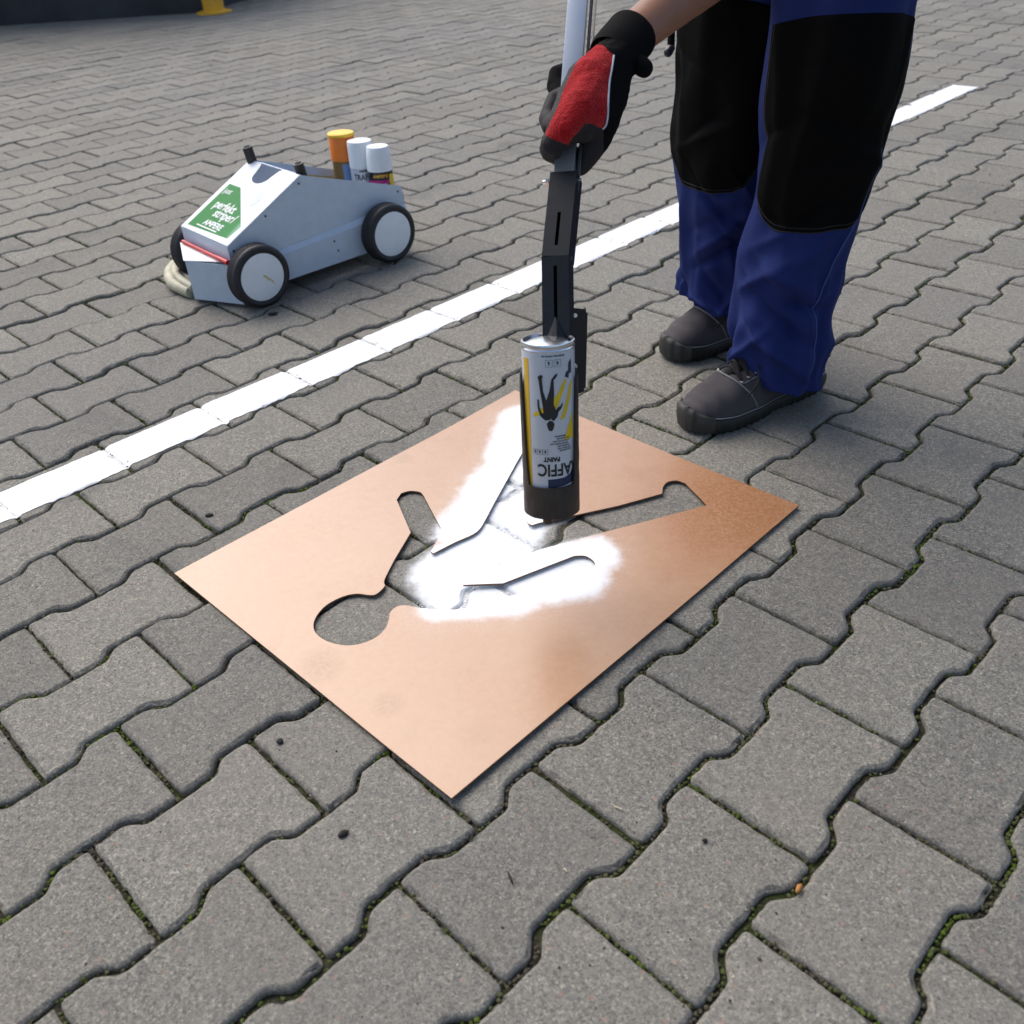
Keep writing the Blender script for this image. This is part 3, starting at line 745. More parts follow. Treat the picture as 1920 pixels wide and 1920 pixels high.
# ---------------------------------------------------------------- marking stick with holder
W1 = spot(1035, 953, 1.225); W2 = spot(1027, 637, 1.133)
AX = (W2 - W1).normalized()
toc = (CPOS - W1); toc = (toc - AX * toc.dot(AX)).normalized()      # towards the camera, square to the can
SX = AX.cross(toc).normalized()                                      # to the camera's ... side
if SX.dot(CR) < 0: SX = -SX
HM = Matrix((SX, -toc, AX)).transposed()                             # local x right, y away, z up the can
stick = empty('marking_stick', W1)
stick.matrix_world = Matrix.Translation(W1) @ HM.to_4x4()
tag(stick, 'grey metal marking stick with black bracket and can holder gripped by the red glove', 'marking stick')
RH = 0.0365
# holder: shell open towards the camera above a closed ring
def holder():
    n = 96; v, f = [], []; rows = 26
    def top(a):               # a: angle from the front, 0..pi
        return lerp(0.043, 0.180 - 0.006 * math.sin(a * 9), sstep(math.radians(52), math.radians(74), a)) if a < math.radians(150) else 0.186
    for side, r in ((0, RH), (1, RH - 0.0025)):
        for k in range(n):
            a = -PI / 2 + 2 * PI * k / n; fr = abs(math.atan2(math.sin(a + PI / 2), math.cos(a + PI / 2)))
            for q in range(rows + 1):
                h = top(fr) * q / rows; wob = 0.0006 * noise.noise(Vector((math.cos(a) * 3, math.sin(a) * 3, h * 60)))
                v.append(((r + wob) * math.cos(a), (r + wob) * math.sin(a), h))
    N = n * (rows + 1)
    for k in range(n):
        k2 = (k + 1) % n
        for q in range(rows):
            a, b_, c, d = k * (rows + 1) + q, k2 * (rows + 1) + q, k2 * (rows + 1) + q + 1, k * (rows + 1) + q + 1
            f.append((a, b_, c, d)); f.append((N + d, N + c, N + b_, N + a))
        a, b_ = k * (rows + 1) + rows, k2 * (rows + 1) + rows; f.append((a, b_, N + b_, N + a))
        a, b_ = k * (rows + 1), k2 * (rows + 1); f.append((b_, a, N + a, N + b_))
    return v, f
M_HOLD = simple('holder_plastic', (0.030, 0.024, 0.020), 0.55, 0, 0.35, 45, 0.25, 160)
hv, hf = holder(); ho = auto_smooth(mesh('can_holder', hv, hf, M_HOLD, stick), 50)
box('seam', (0.002, -RH - 0.0006, 0.020), (0.0022, 0.0018, 0.040), simple('seam_brown', (0.055, 0.030, 0.018), 0.7), ho)
lathe('holder_base', [(0.012, -0.004), (0.030, -0.003), (RH - 0.003, 0.003), (RH - 0.003, 0.006)], M_BLKP, ho, 48)
lathe('nozzle', [(0.0035, -0.013), (0.0062, -0.012), (0.0062, -0.002)], simple('nozzle_brown', (0.06, 0.035, 0.02), 0.6), stick, 20, None, (-0.006, -0.018, 0.0))
# bracket: U channel in three straight runs (photograph-based run, then handle direction)
K0 = spot(1043, 632, 1.150); K1 = spot(1041, 480, 1.150); K2 = spot(1057, 322, 1.168); K3 = spot(1083, -8, 1.212)
inv = stick.matrix_world.inverted()
k0, k1, k2, k3 = [inv @ p for p in (K0, K1, K2, K3)]
def channel(name, a, b_, wdt, dep, th, mat, parent, slots=()):
    """U profile, web towards -y (camera), flanges back"""
    d = (b_ - a); Ln = d.length; d.normalize(); x = Vector((1, 0, 0)); x = (x - d * x.dot(d)).normalized(); y = d.cross(x)
    R = Matrix((x, y, d)).transposed() @ Matrix.Rotation(math.radians(-14), 3, 'Z')
    bm = bmesh.new()
    cuts = [0.0] + [t for s in slots for t in s] + [Ln]
    sw = 0.0022
    segs = []; t0 = 0.0
    for (s0, s1) in slots: segs.append((t0, s0, False)); segs.append((s0, s1, True)); t0 = s1
    segs.append((t0, Ln, False))
    for (s0, s1, slot) in segs:
        if slot:
            for sg in (-1, 1): add_box(bm, Vector((sg * (wdt / 2 + sw) / 2, 0, (s0 + s1) / 2)), (wdt / 2 - sw, th, s1 - s0))
        else: add_box(bm, Vector((0, 0, (s0 + s1) / 2)), (wdt, th, s1 - s0))
    for sg in (-1, 1): add_box(bm, Vector((sg * (wdt / 2 - th / 2), dep / 2 + th / 2, Ln / 2)), (th, dep, Ln))
    add_box(bm, Vector((0, dep + th, Ln / 2)), (wdt, th, Ln * .998))
    bmesh.ops.transform(bm, matrix=Matrix.Translation(a) @ R.to_4x4(), verts=bm.verts)
    return from_bm(name, bm, mat, parent), R, Ln
br1, RB1, LB1 = channel('bracket', k0, k1, 0.0345, 0.022, 0.0022, M_BLACK, stick, [(0.022, 0.088)])
br2, RB2, LB2 = channel('bracket', k1, k2, 0.0345, 0.026, 0.0022, M_BLACK, stick, [(0.014, 0.058)] if (k2 - k1).length > 0.07 else [])
# foot of the bracket: tongue and folded tabs resting on the can base
tv = [k0 + RB1 @ Vector(p) for p in ((-0.021, -0.012, -0.006), (0.020, -0.010, -0.006), (0.020, 0.016, -0.006), (-0.021, 0.016, -0.006), (-0.021, -0.012, -0.0035), (0.020, -0.010, -0.0035), (0.020, 0.016, -0.0035), (-0.021, 0.016, -0.0035))]
mesh('base_tab', tv, [(3, 2, 1, 0), (4, 5, 6, 7), (0, 1, 5, 4), (1, 2, 6, 5), (2, 3, 7, 6), (3, 0, 4, 7)], M_BLACK, br1)
gv = [k0 + RB1 @ Vector(p) for p in ((-0.003, -0.010, -0.004), (0.003, -0.010, -0.004), (0.0025, -0.003, 0.020), (-0.0005, -0.002, 0.026), (-0.003, -0.004, 0.017), (-0.013, -0.002, -0.003), (0.013, -0.002, -0.003))]
mesh('base_tab', gv, [(0, 1, 2, 3, 4), (5, 0, 4), (1, 6, 2)], M_BLACK, br1)
# square tube handle
d = (k3 - k2).normalized(); x = Vector((1, 0, 0)); x = (x - d * x.dot(d)).normalized(); y = d.cross(x); RT = Matrix((x, y, d)).transposed() @ Matrix.Rotation(math.radians(-3), 3, 'Z')
LT = 1.05
M_TUBE = simple('brushed_aluminium', (0.62, 0.66, 0.70), 0.30, 0.9, 0.06, 8, 0.04, 400, rvar=0.06)
bm = bmesh.new(); add_box(bm, Vector((0, 0.0125 + 0.002, LT / 2 - 0.01)), (0.0255, 0.0255, LT + 0.02), None, 0.0016)
bmesh.ops.transform(bm, matrix=Matrix.Translation(k2) @ RT.to_4x4(), verts=bm.verts); auto_smooth(from_bm('handle_tube', bm, M_TUBE, stick), 40)
def tp(a, b_, c): return k2 + RT @ Vector((a, b_, c))
tube('pull_rod', [tp(0.0180, 0.012, -0.02), tp(0.0180, 0.012, LT - 0.1)], 0.0022, simple('rod_dark', (0.10, 0.10, 0.11), 0.4, 0.7), stick, 10)
tube('cable', [tp(0.0232, 0.010, 0.13), tp(0.0236, 0.010, LT - 0.1)], 0.0017, simple('cable_beige', (0.55, 0.46, 0.38), 0.6), stick, 10)
tube('handle_grip', [tp(0, 0.0145, LT - 0.16), tp(0, 0.0145, LT + 0.01)], 0.019, M_BLKP, stick, 20)
# bolt through the bracket top
def hexnut(name, p, ax_, r, h, mat, parent):
    v, f = [], []; F = frame_from(ax_)
    for z in (0, h):
        for k in range(6): v.append(p + F @ Vector((r * math.cos(k * PI / 3), r * math.sin(k * PI / 3), z)))
    f = [tuple(range(6))[::-1], tuple(range(6, 12))] + [(k, (k + 1) % 6, 6 + (k + 1) % 6, 6 + k) for k in range(6)]
    return mesh(name, v, f, mat, parent)
bp = k2 + (k1 - k2).normalized() * 0.014 + Vector((0, 0.012, 0))
xb = RB2 @ Vector((1, 0, 0))
tube('bolt', [bp - xb * 0.0255, bp + xb * 0.024], 0.0026, M_CHROME, stick, 12)
hexnut('nut', bp - xb * 0.0215, xb, 0.0050, 0.004, M_CHROME, stick); hexnut('nut', bp + xb * 0.017, xb, 0.0048, 0.003, M_CHROME, stick)
hexnut('nut', k1 + RB1 @ Vector((0.0165, 0.011, -0.002)), xb, 0.0030, 0.002, M_CHROME, stick)
# trigger plate at the back
tpl = [spot(1072, 577, 1.175), spot(1102, 580, 1.20), spot(1098, 733, 1.235), spot(1078, 740, 1.215)]
tc = [inv @ p for p in tpl]
bm = bmesh.new(); vs = [bm.verts.new(p) for p in tc]; fc = bm.faces.new(vs); fc.normal_update(); nn = fc.normal.copy()
r = bmesh.ops.extrude_face_region(bm, geom=[fc]); bmesh.ops.translate(bm, vec=nn * 0.003, verts=[g for g in r['geom'] if isinstance(g, bmesh.types.BMVert)])
bmesh.ops.bevel(bm, geom=[e for e in bm.edges if abs((e.verts[0].co - e.verts[1].co).normalized().dot(nn)) > .9], offset=0.004, segments=4, affect='EDGES')
auto_smooth(from_bm('trigger_plate', bm, M_BLACK, stick), 40)
fl = [(tc[1], tc[2])]
bm = bmesh.new(); q0, q1 = tc[1], tc[2]; bk = Vector((0.0, 0.016, 0.0)); xo = Vector((-0.002, 0, 0))
vs = [bm.verts.new(p) for p in (q0 + xo, q1 + xo, q1 + xo + bk, q0 + xo + bk)]; bm.faces.new(vs); r = bmesh.ops.extrude_face_region(bm, geom=bm.faces[:])
bmesh.ops.translate(bm, vec=(-0.0025, 0, 0), verts=[g for g in r['geom'] if isinstance(g, bmesh.types.BMVert)]); from_bm('trigger_flange', bm, M_BLACK, stick)
hexnut('nut', (tc[0].lerp(tc[3], .08)) + Vector((0.004, -0.002, 0)), (0, -1, 0), 0.0030, 0.002, M_CHROME, stick)
hexnut('nut', (tc[0].lerp(tc[3], .66)) + Vector((0.001, -0.002, 0)), (0, -1, 0), 0.0036, 0.003, simple('nut_white', (0.6, 0.6, 0.6), 0.5), stick)

# ---- the can in the holder, upside down
RC = 0.0325; H0, H1 = 0.030, 0.2262
can = empty('spray_can'); can.matrix_world = stick.matrix_world.copy()
tag(can, 'upside-down white and yellow traffic paint spray can held in the black stick holder', 'spray can')
M_CANB = simple('can_label_white', (0.60, 0.64, 0.71), 0.30, 0.25, 0.03, 40, rvar=0.05)
M_TIN = simple('tin_metal', (0.72, 0.75, 0.80), 0.24, 1.0, 0.04, 60, rvar=0.06)
lathe('can_body', [(RC - .010, H0 - .012), (RC - .003, H0 - .004), (RC - .0005, H0), (RC, H0 + .003), (RC, H1 - .010)], M_CANB, can, 96)
lathe('can_base', [(RC, H1 - .010), (RC + .0004, H1 - .0085), (RC - .0004, H1 - .0065), (RC + .0002, H1 - .005), (RC + .0008, H1 - .0025), (RC + .0002, H1 - .0004), (RC - .0012, H1), (RC - .0026, H1 - .001), (RC - .0045, H1 - .004), (0.020, H1 - .0010), (0.010, H1 + .0005), (0.002, H1 + .0008)], M_TIN, can, 96)
FT = -PI / 2                       # azimuth of the front (towards the camera)
hh = H1 - 0.010                    # reference height of label top in the picture
M_DYEL = simple('label_amber', (0.66, 0.40, 0.02), 0.32, 0.0, 0.06, 80)
wrap('amber_stripe', rect(-.0060, H0 + .003, .0045, H1 - .018), RC, FT - .97, 0, .00025, M_DYEL, can)
# yellow road strokes
def pr(x, y): return (x, y)        # flat print coordinates: x right along the can, y up the can (metres)
def strip(pts, name, mat, off=.0003): wrap(name, poly_bm(pts), RC, FT, 0, off, mat, can)
yb = H1
strip([(0.0075, yb - 0.0801), (0.0105, yb - 0.0765), (0.0240, yb - 0.0441), (0.0190, yb - 0.0450), (0.0095, yb - 0.0621), (-.002, yb - 0.0729), (-.0210, yb - 0.0864), (-.0210, yb - 0.0909), (-.006, yb - 0.0837)], 'yellow_stroke', M_YEL)
strip([(0.013, yb - 0.0945), (0.020, yb - 0.0927), (0.0275, yb - 0.0729), (0.0330, yb - 0.0567), (0.0330, yb - 0.0459), (0.0290, yb - 0.0513), (0.0235, yb - 0.0675)], 'yellow_stroke', M_YEL)
strip([(0.0185, yb - 0.1215), (0.0240, yb - 0.1053), (0.0340, yb - 0.0873), (0.0340, yb - 0.1215)], 'yellow_stroke', M_YEL)
# walking figure, head down
FIG = [(-.0125, -.066), (-.0085, -.063), (-.0058, -.065), (-.0072, -.069), (-.0060, -.086), (-.0025, -.099), (.0020, -.084), (.0040, -.070), (.0090, -.063), (.0122, -.062), (.0110, -.066), (.0070, -.071), (.0072, -.090), (.0064, -.104), (.0088, -.113),
       (.0120, -.109), (.0150, -.108), (.0178, -.103), (.0180, -.107), (.0155, -.1125), (.0125, -.1155), (.0105, -.123), (.0062, -.128), (.0035, -.1265), (.0030, -.1242), (.0010, -.1265), (-.0045, -.127), (-.0105, -.121), (-.0135, -.110), (-.0138, -.098), (-.0118, -.0975), (-.0112, -.108), (-.0085, -.1165), (-.0062, -.117), (-.0070, -.106), (-.0095, -.088), (-.0112, -.072)]
fy = lambda y: -.0360 + (y + .063) * .90
strip([(x - .0012, yb + fy(y)) for x, y in FIG], 'walking_figure', M_INK, .0006)
strip([(0.0022 - .0012 + 0.0044 * math.cos(a) * (1 + .12 * math.sin(3 * a)), yb + fy(-.1350) + 0.0068 * math.sin(a)) for a in [2 * PI * i / 22 for i in range(22)]], 'walking_figure', M_INK, .0006)
def ctext(t, x, y, size, mat=M_INK, bold=.0002, xs=1.0): wrap('lettering', text_mesh(t, size, bold=bold, xs=xs), RC, FT + x / RC, yb + y, .0005, mat, can, .003, True)
ctext('TRAFFIC', 0.0165, -.1590, 0.0225, bold=.0005, xs=.80)
ctext('PAINT', 0.0015, -.1450, 0.0082, bold=.0004, xs=.9)
M_NAVY = simple('navy_print', (0.012, 0.022, 0.07), 0.4)
strip([(-.004, yb - .1850), (.0340, yb - .1800), (.0340, yb - .1600), (.0270, yb - .1680), (.018, yb - .1712), (-.004, yb - .1722)], 'navy_band', M_NAVY)
for i, (a, b_, y) in enumerate(((.006, .020, -.146), (.008, .026, -.1490), (.003, .026, -.1525), (-.002, .026, -.1558), (.008, .026, -.1590), (.0085, .028, -.1622), (.012, .028, -.1652))):
    t = ['MARKING', 'FOR INDOOR AND', 'OUTDOOR USE QUICK', 'DRYING TRAFFIC LINE', 'MARKING PAINT', 'FOR ASPHALT AND', 'CONCRETE'][i]
    wrap('small_print', text_mesh(t, 0.0026, bold=.00008, xs=(b_ - a) / (len(t) * .0016)), RC, FT + (a + b_) / 2 / RC, yb + y + .031, .0005, M_INK, can, .003, True)
wrap('small_print', text_mesh('SHAKE WELL BEFORE USE', 0.0026, bold=.0001, xs=.95), RC, FT + .006 / RC, yb - .0135, .0005, M_INK, can, .003, True)
for (x, y) in ((0.0005, -.0225), (0.0110, -.0225), (-.0135, -.1355), (-.0065, -.1355), (-.0200, -.1355)):
    s = .0042 if y > -.1 else .0032
    fr = [(x - s, yb + y - s), (x + s, yb + y - s), (x + s, yb + y + s), (x - s, yb + y + s)]
    for i in range(4):
        (ax_, ay_), (bx_, by_) = fr[i], fr[(i + 1) % 4]; t = .00022
        strip([(min(ax_, bx_) - t, min(ay_, by_) - t), (max(ax_, bx_) + t, min(ay_, by_) - t), (max(ax_, bx_) + t, max(ay_, by_) + t), (min(ax_, bx_) - t, max(ay_, by_) + t)], 'pictogram', simple('grey_ink', (0.16, 0.18, 0.2), 0.5) if 'grey_ink' not in bpy.data.materials else bpy.data.materials['grey_ink'], .0005)
    strip([(x - .0010, yb + y - s * .75), (x + .0014, yb + y - .0005), (x + .0004, yb + y + s * .6), (x - .0018, yb + y + s * .5), (x - .0004, yb + y - .0006)], 'pictogram', M_INK, .0005)
strip([(0.0205, yb - .041), (0.0225, yb - .035), (0.0262, yb - .034), (0.0270, yb - .024), (0.0320, yb - .020), (0.0320, yb - .038), (0.0275, yb - .038), (0.0265, yb - .044), (0.0235, yb - .042)], 'logo_mark', M_NAVY, .0005)

# ---------------------------------------------------------------- person
def fabric(name, c, scale=900, sheen=0.15, rough=0.85, var=0.15, spec=0.2):
    b = NB(name); p = b.pos(); wv = b.new('ShaderNodeTexWave'); wv.inputs['Scale'].default_value = scale; b.l.new(p, wv.inputs[0]); wv.bands_direction = 'DIAGONAL'
    n = b.noise(p, 22, 4, 0.6); f = b.noise(p, 600, 4, 0.7)
    cc = b.mix(n, tuple(x * (1 - var) for x in c), tuple(x * (1 + var) for x in c)); cc = b.mix(b.math('MULTIPLY', f, 0.25), cc, tuple(x * 0.6 for x in c))
    b.set(color=cc, rough=rough, sheen=sheen, spec=spec); b.bump(b.math('ADD', b.math('MULTIPLY', wv.outputs[1], .6), b.math('ADD', f, b.math('MULTIPLY', b.noise(p, 110, 4, .6), 1.6))), 0.22, 0.0012); return b.m
M_BLUE = fabric('royal_blue_twill', (0.0135, 0.025, 0.126), sheen=0.0); M_BLKF = fabric('black_canvas', (0.0045, 0.0043, 0.0043), sheen=0.0, spec=.06)
M_STITCH = fabric('blue_stitch', (0.05, 0.08, 0.28))
def skin_mat():
    b = NB('skin'); p = b.pos(); n = b.noise(p, 35, 4, 0.6); f = b.noise(p, 420, 4, 0.7)
    c = b.mix(n, (0.29, 0.135, 0.080), (0.37, 0.185, 0.115)); c = b.mix(b.ramp(f, [(0.62, 0.0), (0.75, 0.35)]), c, (0.27, 0.12, 0.08))
    b.set(color=c, rough=0.5, spec=0.4, sub=0.06); b.bump(f, 0.15, 0.0008); return b.m
M_SKIN = skin_mat()
FACE = Vector((-0.885, -0.463, 0)).normalized(); RIGHT = Vector((FACE.y, -FACE.x, 0))
person = empty('person', (0.47, 1.64, 0))
tag(person, 'person in blue and black work trousers and red glove, holding the marking stick', 'person')
PO = Vector((0.47, 1.64, 0))
def wl(p): return Vector(p) - PO          # world -> person local
hipA, hipB = Vector((0.455, 1.735, 0.86)), Vector((0.535, 1.555, 0.86))
kneeA, kneeB = Vector((0.428, 1.705, 0.42)), Vector((0.520, 1.530, 0.42))
ankA, ankB = Vector((0.452, 1.765, 0.09)), Vector((0.492, 1.515, 0.09))
LS = 0.305                                # shoe length; heel positions on the ground
yB = math.atan2(-0.463, -0.885); yA = math.atan2(-0.40, -0.92)
toeB = gnd(1285, 790, .02); SHB = Vector((toeB.x, toeB.y, 0)) - Vector((math.cos(yB), math.sin(yB), 0)) * LS
toeA = gnd(1246, 655, .02); SHA = Vector((toeA.x, toeA.y, 0)) - Vector((math.cos(yA), math.sin(yA), 0)) * LS
wrist = spot(1172, 80, 1.205); elbow = spot(1420, -128, 1.375)
pelvis = (hipA + hipB) / 2 + Vector((0.01, 0.005, 0.04))
chest = pelvis + FACE * 0.13 + Vector((0, 0, 0.40)); neck = chest + FACE * 0.09 + Vector((0, 0, 0.16)); head = neck + FACE * 0.06 + Vector((0, 0, 0.15))
shR = chest + RIGHT * 0.18 + Vector((0, 0, 0.07)); shL = chest - RIGHT * 0.18 + Vector((0, 0, 0.07))
gripT = stick.matrix_world @ tp(0, 0.0145, LT - 0.07)
elL = shL.lerp(gripT, 0.5) - RIGHT * 0.12 + Vector((0, 0, -0.06))
HR = frame_from(Vector((0, 0, 1)), up=FACE)
parts = [('l', [wl(p) for p in (ankA, kneeA, hipA, pelvis)], [.042, .055, .078, .10]), ('l', [wl(p) for p in (ankB, kneeB, hipB, pelvis)], [.042, .055, .078, .10]),
         ('l', [wl(pelvis), wl(pelvis.lerp(chest, .5)), wl(chest), wl(neck)], [.125, .125, .135, .058]), ('l', [wl(shL), wl(chest), wl(shR)], [.07, .11, .07]),
         ('l', [wl(shR), wl(elbow), wl(elbow.lerp(wrist, .30)), wl(elbow.lerp(wrist, .7)), wl(wrist)], [.052, .043, .044, .033, .0275]), ('l', [wl(shL), wl(elL), wl(gripT)], [.052, .042, .028]),
         ('l', [wl(neck), wl(head)], [.056, .06]), ('e', wl(head + Vector((0, 0, .02))), (.078, .095, .115), None), ('e', wl(head + FACE * .092 + Vector((0, 0, .0))), (.014, .014, .022), None),
         ('e', wl(head + RIGHT * .080), (.014, .018, .03), None), ('e', wl(head - RIGHT * .080), (.014, .018, .03), None), ('e', wl(head + FACE * .05 + Vector((0, 0, -.06))), (.045, .045, .04), None),
         ('l', [wl(ankA), wl(SHA + Vector((math.cos(yA) * .08, math.sin(yA) * .08, .055))), wl(SHA + Vector((math.cos(yA) * .19, math.sin(yA) * .19, .046)))], [.03, .026, .016]), ('l', [wl(ankB), wl(SHB + Vector((math.cos(yB) * .08, math.sin(yB) * .08, .055))), wl(SHB + Vector((math.cos(yB) * .19, math.sin(yB) * .19, .046)))], [.03, .026, .016])]
body = remesh('body', parts, 0.0075, M_SKIN, person, 5)
remesh('hair', [('e', wl(head + Vector((0, 0, .055)) - FACE * .012), (.084, .098, .092), None)], 0.008, fabric('brown_hair', (0.05, 0.03, 0.018)), person)
remesh('work_shirt', [('l', [wl(pelvis + Vector((0, 0, -.05))), wl(pelvis.lerp(chest, .5)), wl(chest)], [.155, .145, .152]), ('l', [wl(shL), wl(chest), wl(shR)], [.085, .13, .085]),
                      ('l', [wl(shR), wl(shR.lerp(elbow, .75))], [.072, .062]), ('l', [wl(shL), wl(shL.lerp(elL, .75))], [.072, .062])], 0.012, M_BLUE, person, 4)
# trousers: two lofted legs with folds
def leg_surface(path, radii, seed):
    pts = spline([Vector(p) for p in path], 14); n = len(pts); z0, z1 = pts[0].z, pts[-1].z
    def S(t, a, off=0.0):
        x = t * (n - 1); i = min(int(x), n - 2); c = pts[i].lerp(pts[i + 1], x - i); z = c.z
        ra, rb = table([(q[0], q[1]) for q in radii], z), table([(q[0], q[2]) for q in radii], z)
        dirv = Vector((math.cos(a), math.sin(a), 0))
        e = 1.0 / math.sqrt((math.cos(a - FOLD) / ra) ** 2 + (math.sin(a - FOLD) / rb) ** 2)
        low = sstep(0.36, 0.12, z)
        k = Vector((math.cos(a) * 1.5, math.sin(a) * 1.5, 0))
        d1 = noise.noise(Vector((k.x * 1.0 + seed, k.y, z * 6.0)))
        rid = noise.noise(Vector((k.x * .75 + seed * 2, k.y * .75 + 4, z * 9 + k.x * .8))); rid = 1 - math.sqrt(rid * rid + .004) * 2.2
        rid2 = noise.noise(Vector((k.x * 1.3 + 9, k.y * 1.3 + seed, z * 3.5 - k.y * .8))); rid2 = 1 - math.sqrt(rid2 * rid2 + .004) * 2.2
        fine = noise.noise(Vector((k.x * 5, k.y * 5 + seed, z * 40)))
        r = e + d1 * 0.014 + rid * (0.003 + 0.010 * low) + rid2 * (0.005 + 0.008 * low) + fine * 0.0005 - 0.010 + off
        da = lambda x_: (x_ + PI) % (2 * PI) - PI
        for (zc, ac, sl, am, wz, wa_) in FOLDS[seed]:
            q = da(a - math.radians(ac))
            if abs(q) < 2.5 * wa_: r += am * math.exp(-(math.sqrt(((z - zc - sl * q) / wz) ** 2 + .06) - .245) * 1.5 - (q / wa_) ** 2)
        return c + dirv * r
    return S, z0, z1, n
FOLD = math.radians(30)
rf = random.Random(21)
FOLDS = {3.1: [], 8.4: []}          # height, azimuth, slant, depth, breadth, reach of single creases and rolls
for key_ in FOLDS:
    for i in range(15):
        z_ = lerp(.09, .37, (i + rf.random() * .6) / 15); FOLDS[key_].append((z_, rf.uniform(150 if z_ < .22 else 215, 330 if z_ < .22 else 285), rf.choice((-1, 1)) * rf.uniform(.02, .11), rf.choice((-.022, -.019, .017)) * rf.uniform(.7, 1.25) * (1 if z_ < .27 else .45), rf.uniform(.009, .017), rf.uniform(.30, .75)))
    for i in range(5): FOLDS[key_].append((rf.uniform(.40, .62), rf.uniform(150, 330), rf.uniform(-.08, .08), rf.choice((-.006, .007)), rf.uniform(.012, .02), rf.uniform(.4, .8)))
def make_leg(path, radii, seed, hemtilt):
    S, z0, z1, n = leg_surface(path, radii, seed)
    NT, NA = 150, 110; v, f = [], []
    for i in range(NT + 1):
        t = i / NT
        for k in range(NA):
            a = 2 * PI * k / NA; p = S(t, a); hem = sstep(0.12, 0.0, t)
            p.z += hem * (hemtilt[0] * math.cos(a - hemtilt[1]) + 0.004 * noise.noise(Vector((math.cos(a) * 2, math.sin(a) * 2, seed))))
            v.append(wl(p))
    for i in range(NT):
        for k in range(NA):
            k2_ = (k + 1) % NA; f.append((i * NA + k, i * NA + k2_, (i + 1) * NA + k2_, (i + 1) * NA + k))
    return S, v, f
SA, va_, fa_ = make_leg([(0.447, 1.762, 0.092), (0.444, 1.752, 0.19), (0.432, 1.715, 0.36), (0.434, 1.710, 0.50), (0.436, 1.712, 0.66), (0.455, 1.730, 0.90)],
                        [(0.07, .070, .078), (0.12, .072, .080), (0.22, .086, .088), (0.33, .092, .092), (0.45, .101, .101), (0.60, .108, .108), (0.85, .120, .125)], 3.1, (0.018, math.radians(170)))
SB, vb_, fb_ = make_leg([(0.492, 1.512, 0.048), (0.497, 1.522, 0.17), (0.520, 1.540, 0.34), (0.532, 1.532, 0.45), (0.536, 1.520, 0.62), (0.535, 1.550, 0.90)],
                        [(0.05, .078, .078), (0.12, .086, .084), (0.22, .089, .086), (0.33, .094, .094), (0.45, .103, .101), (0.60, .108, .106), (0.85, .120, .125)], 8.4, (0.022, math.radians(195)))
nA = len(va_)
tr = mesh('trousers', va_ + vb_, fa_ + [tuple(i + nA for i in q) for q in fb_], M_BLUE, person, True)
md = tr.modifiers.new('thickness', 'SOLIDIFY'); md.thickness = 0.0025; md.offset = -1
def patch(name, S, z0, z1, path_z, ac, half, par):
    """knee and thigh panel lying 2 mm proud of the leg; rounded lower corners"""
    NT, NA = 90, 60; v, f = [], []
    for i in range(NT + 1):
        q = i / NT
        for k in range(NA + 1):
            s = -1 + 2 * k / NA
            # rounded bottom: raise the lower edge near the sides
            zb = z0 + 0.055 * max(0, abs(s) - .45) ** 2 / .3; zt_ = z1 + 0.020 * (1 - s * s) - .01
            z = lerp(zb, zt_, q); t = (z - path_z[0]) / (path_z[1] - path_z[0])
            t = path_z[2](z)
            p = S(t, ac + s * half * (0.90 + .10 * math.sin(q * PI)), 0.0022 if 0 < k < NA and 0 < i < NT else 0.0004)
            v.append(wl(p))
    for i in range(NT):
        for k in range(NA):
            a = i * (NA + 1) + k; f.append((a, a + 1, a + NA + 2, a + NA + 1))
    po = mesh(name, v, f, M_BLKF, par, True)
    W_n = NA + 1; ring = [k * W_n for k in range(NT, -1, -1)] + list(range(1, W_n)) + [k * W_n + NA for k in range(1, NT + 1)]
    tube('panel_seam', [v[q_] for q_ in ring[::2]], .0013, M_PSEAM, po, 6)
    ins = [k * W_n + 2 for k in range(NT - 1, 2, -1)] + [2 * W_n + k for k in range(2, NA - 1)] + [k * W_n + NA - 2 for k in range(3, NT)]
    tube('panel_stitch', [v[q_] for q_ in ins[::2]], .0008, M_PSEAM, po, 6)
    return po
M_PSEAM = fabric('panel_thread', (0.022, 0.021, 0.022))
def inv_t(S):
    tab = [(S(i / 200, 0).z, i / 200) for i in range(201)]
    def g(z):
        for (a, ta), (b_, tb) in zip(tab, tab[1:]):
            if a <= z <= b_: return ta + (tb - ta) * (z - a) / max(1e-6, b_ - a)
        return 1.0 if z > tab[-1][0] else 0.0
    return g
patch('knee_panel', SA, 0.345, 0.640, (0, 1, inv_t(SA)), math.radians(228), math.radians(72), tr)
patch('knee_panel', SB, 0.330, 0.635, (0, 1, inv_t(SB)), math.radians(262), math.radians(80), tr)
# side seam on the nearer leg and a hanging strap
gB = inv_t(SB)
tube('side_seam', [wl(SB(gB(lerp(.07, .45, i / 60)), math.radians(305 - 12 * math.sin(i / 60 * 5)), .0012)) for i in range(61)], 0.0016, M_STITCH, tr, 8)
gA = inv_t(SA)
stp = [spot(1262, 20, 1.62), spot(1259, 60, 1.63), spot(1258, 92, 1.635)]
tube('hanging_strap', [wl(p) for p in spline(stp, 6)], 0.0065, M_BLKF, tr, 12); remesh('strap_end', [('l', [wl(spot(1258, 90, 1.635)), wl(spot(1253, 98, 1.635))], [.008, .0085])], .002, M_BLKP, tr)

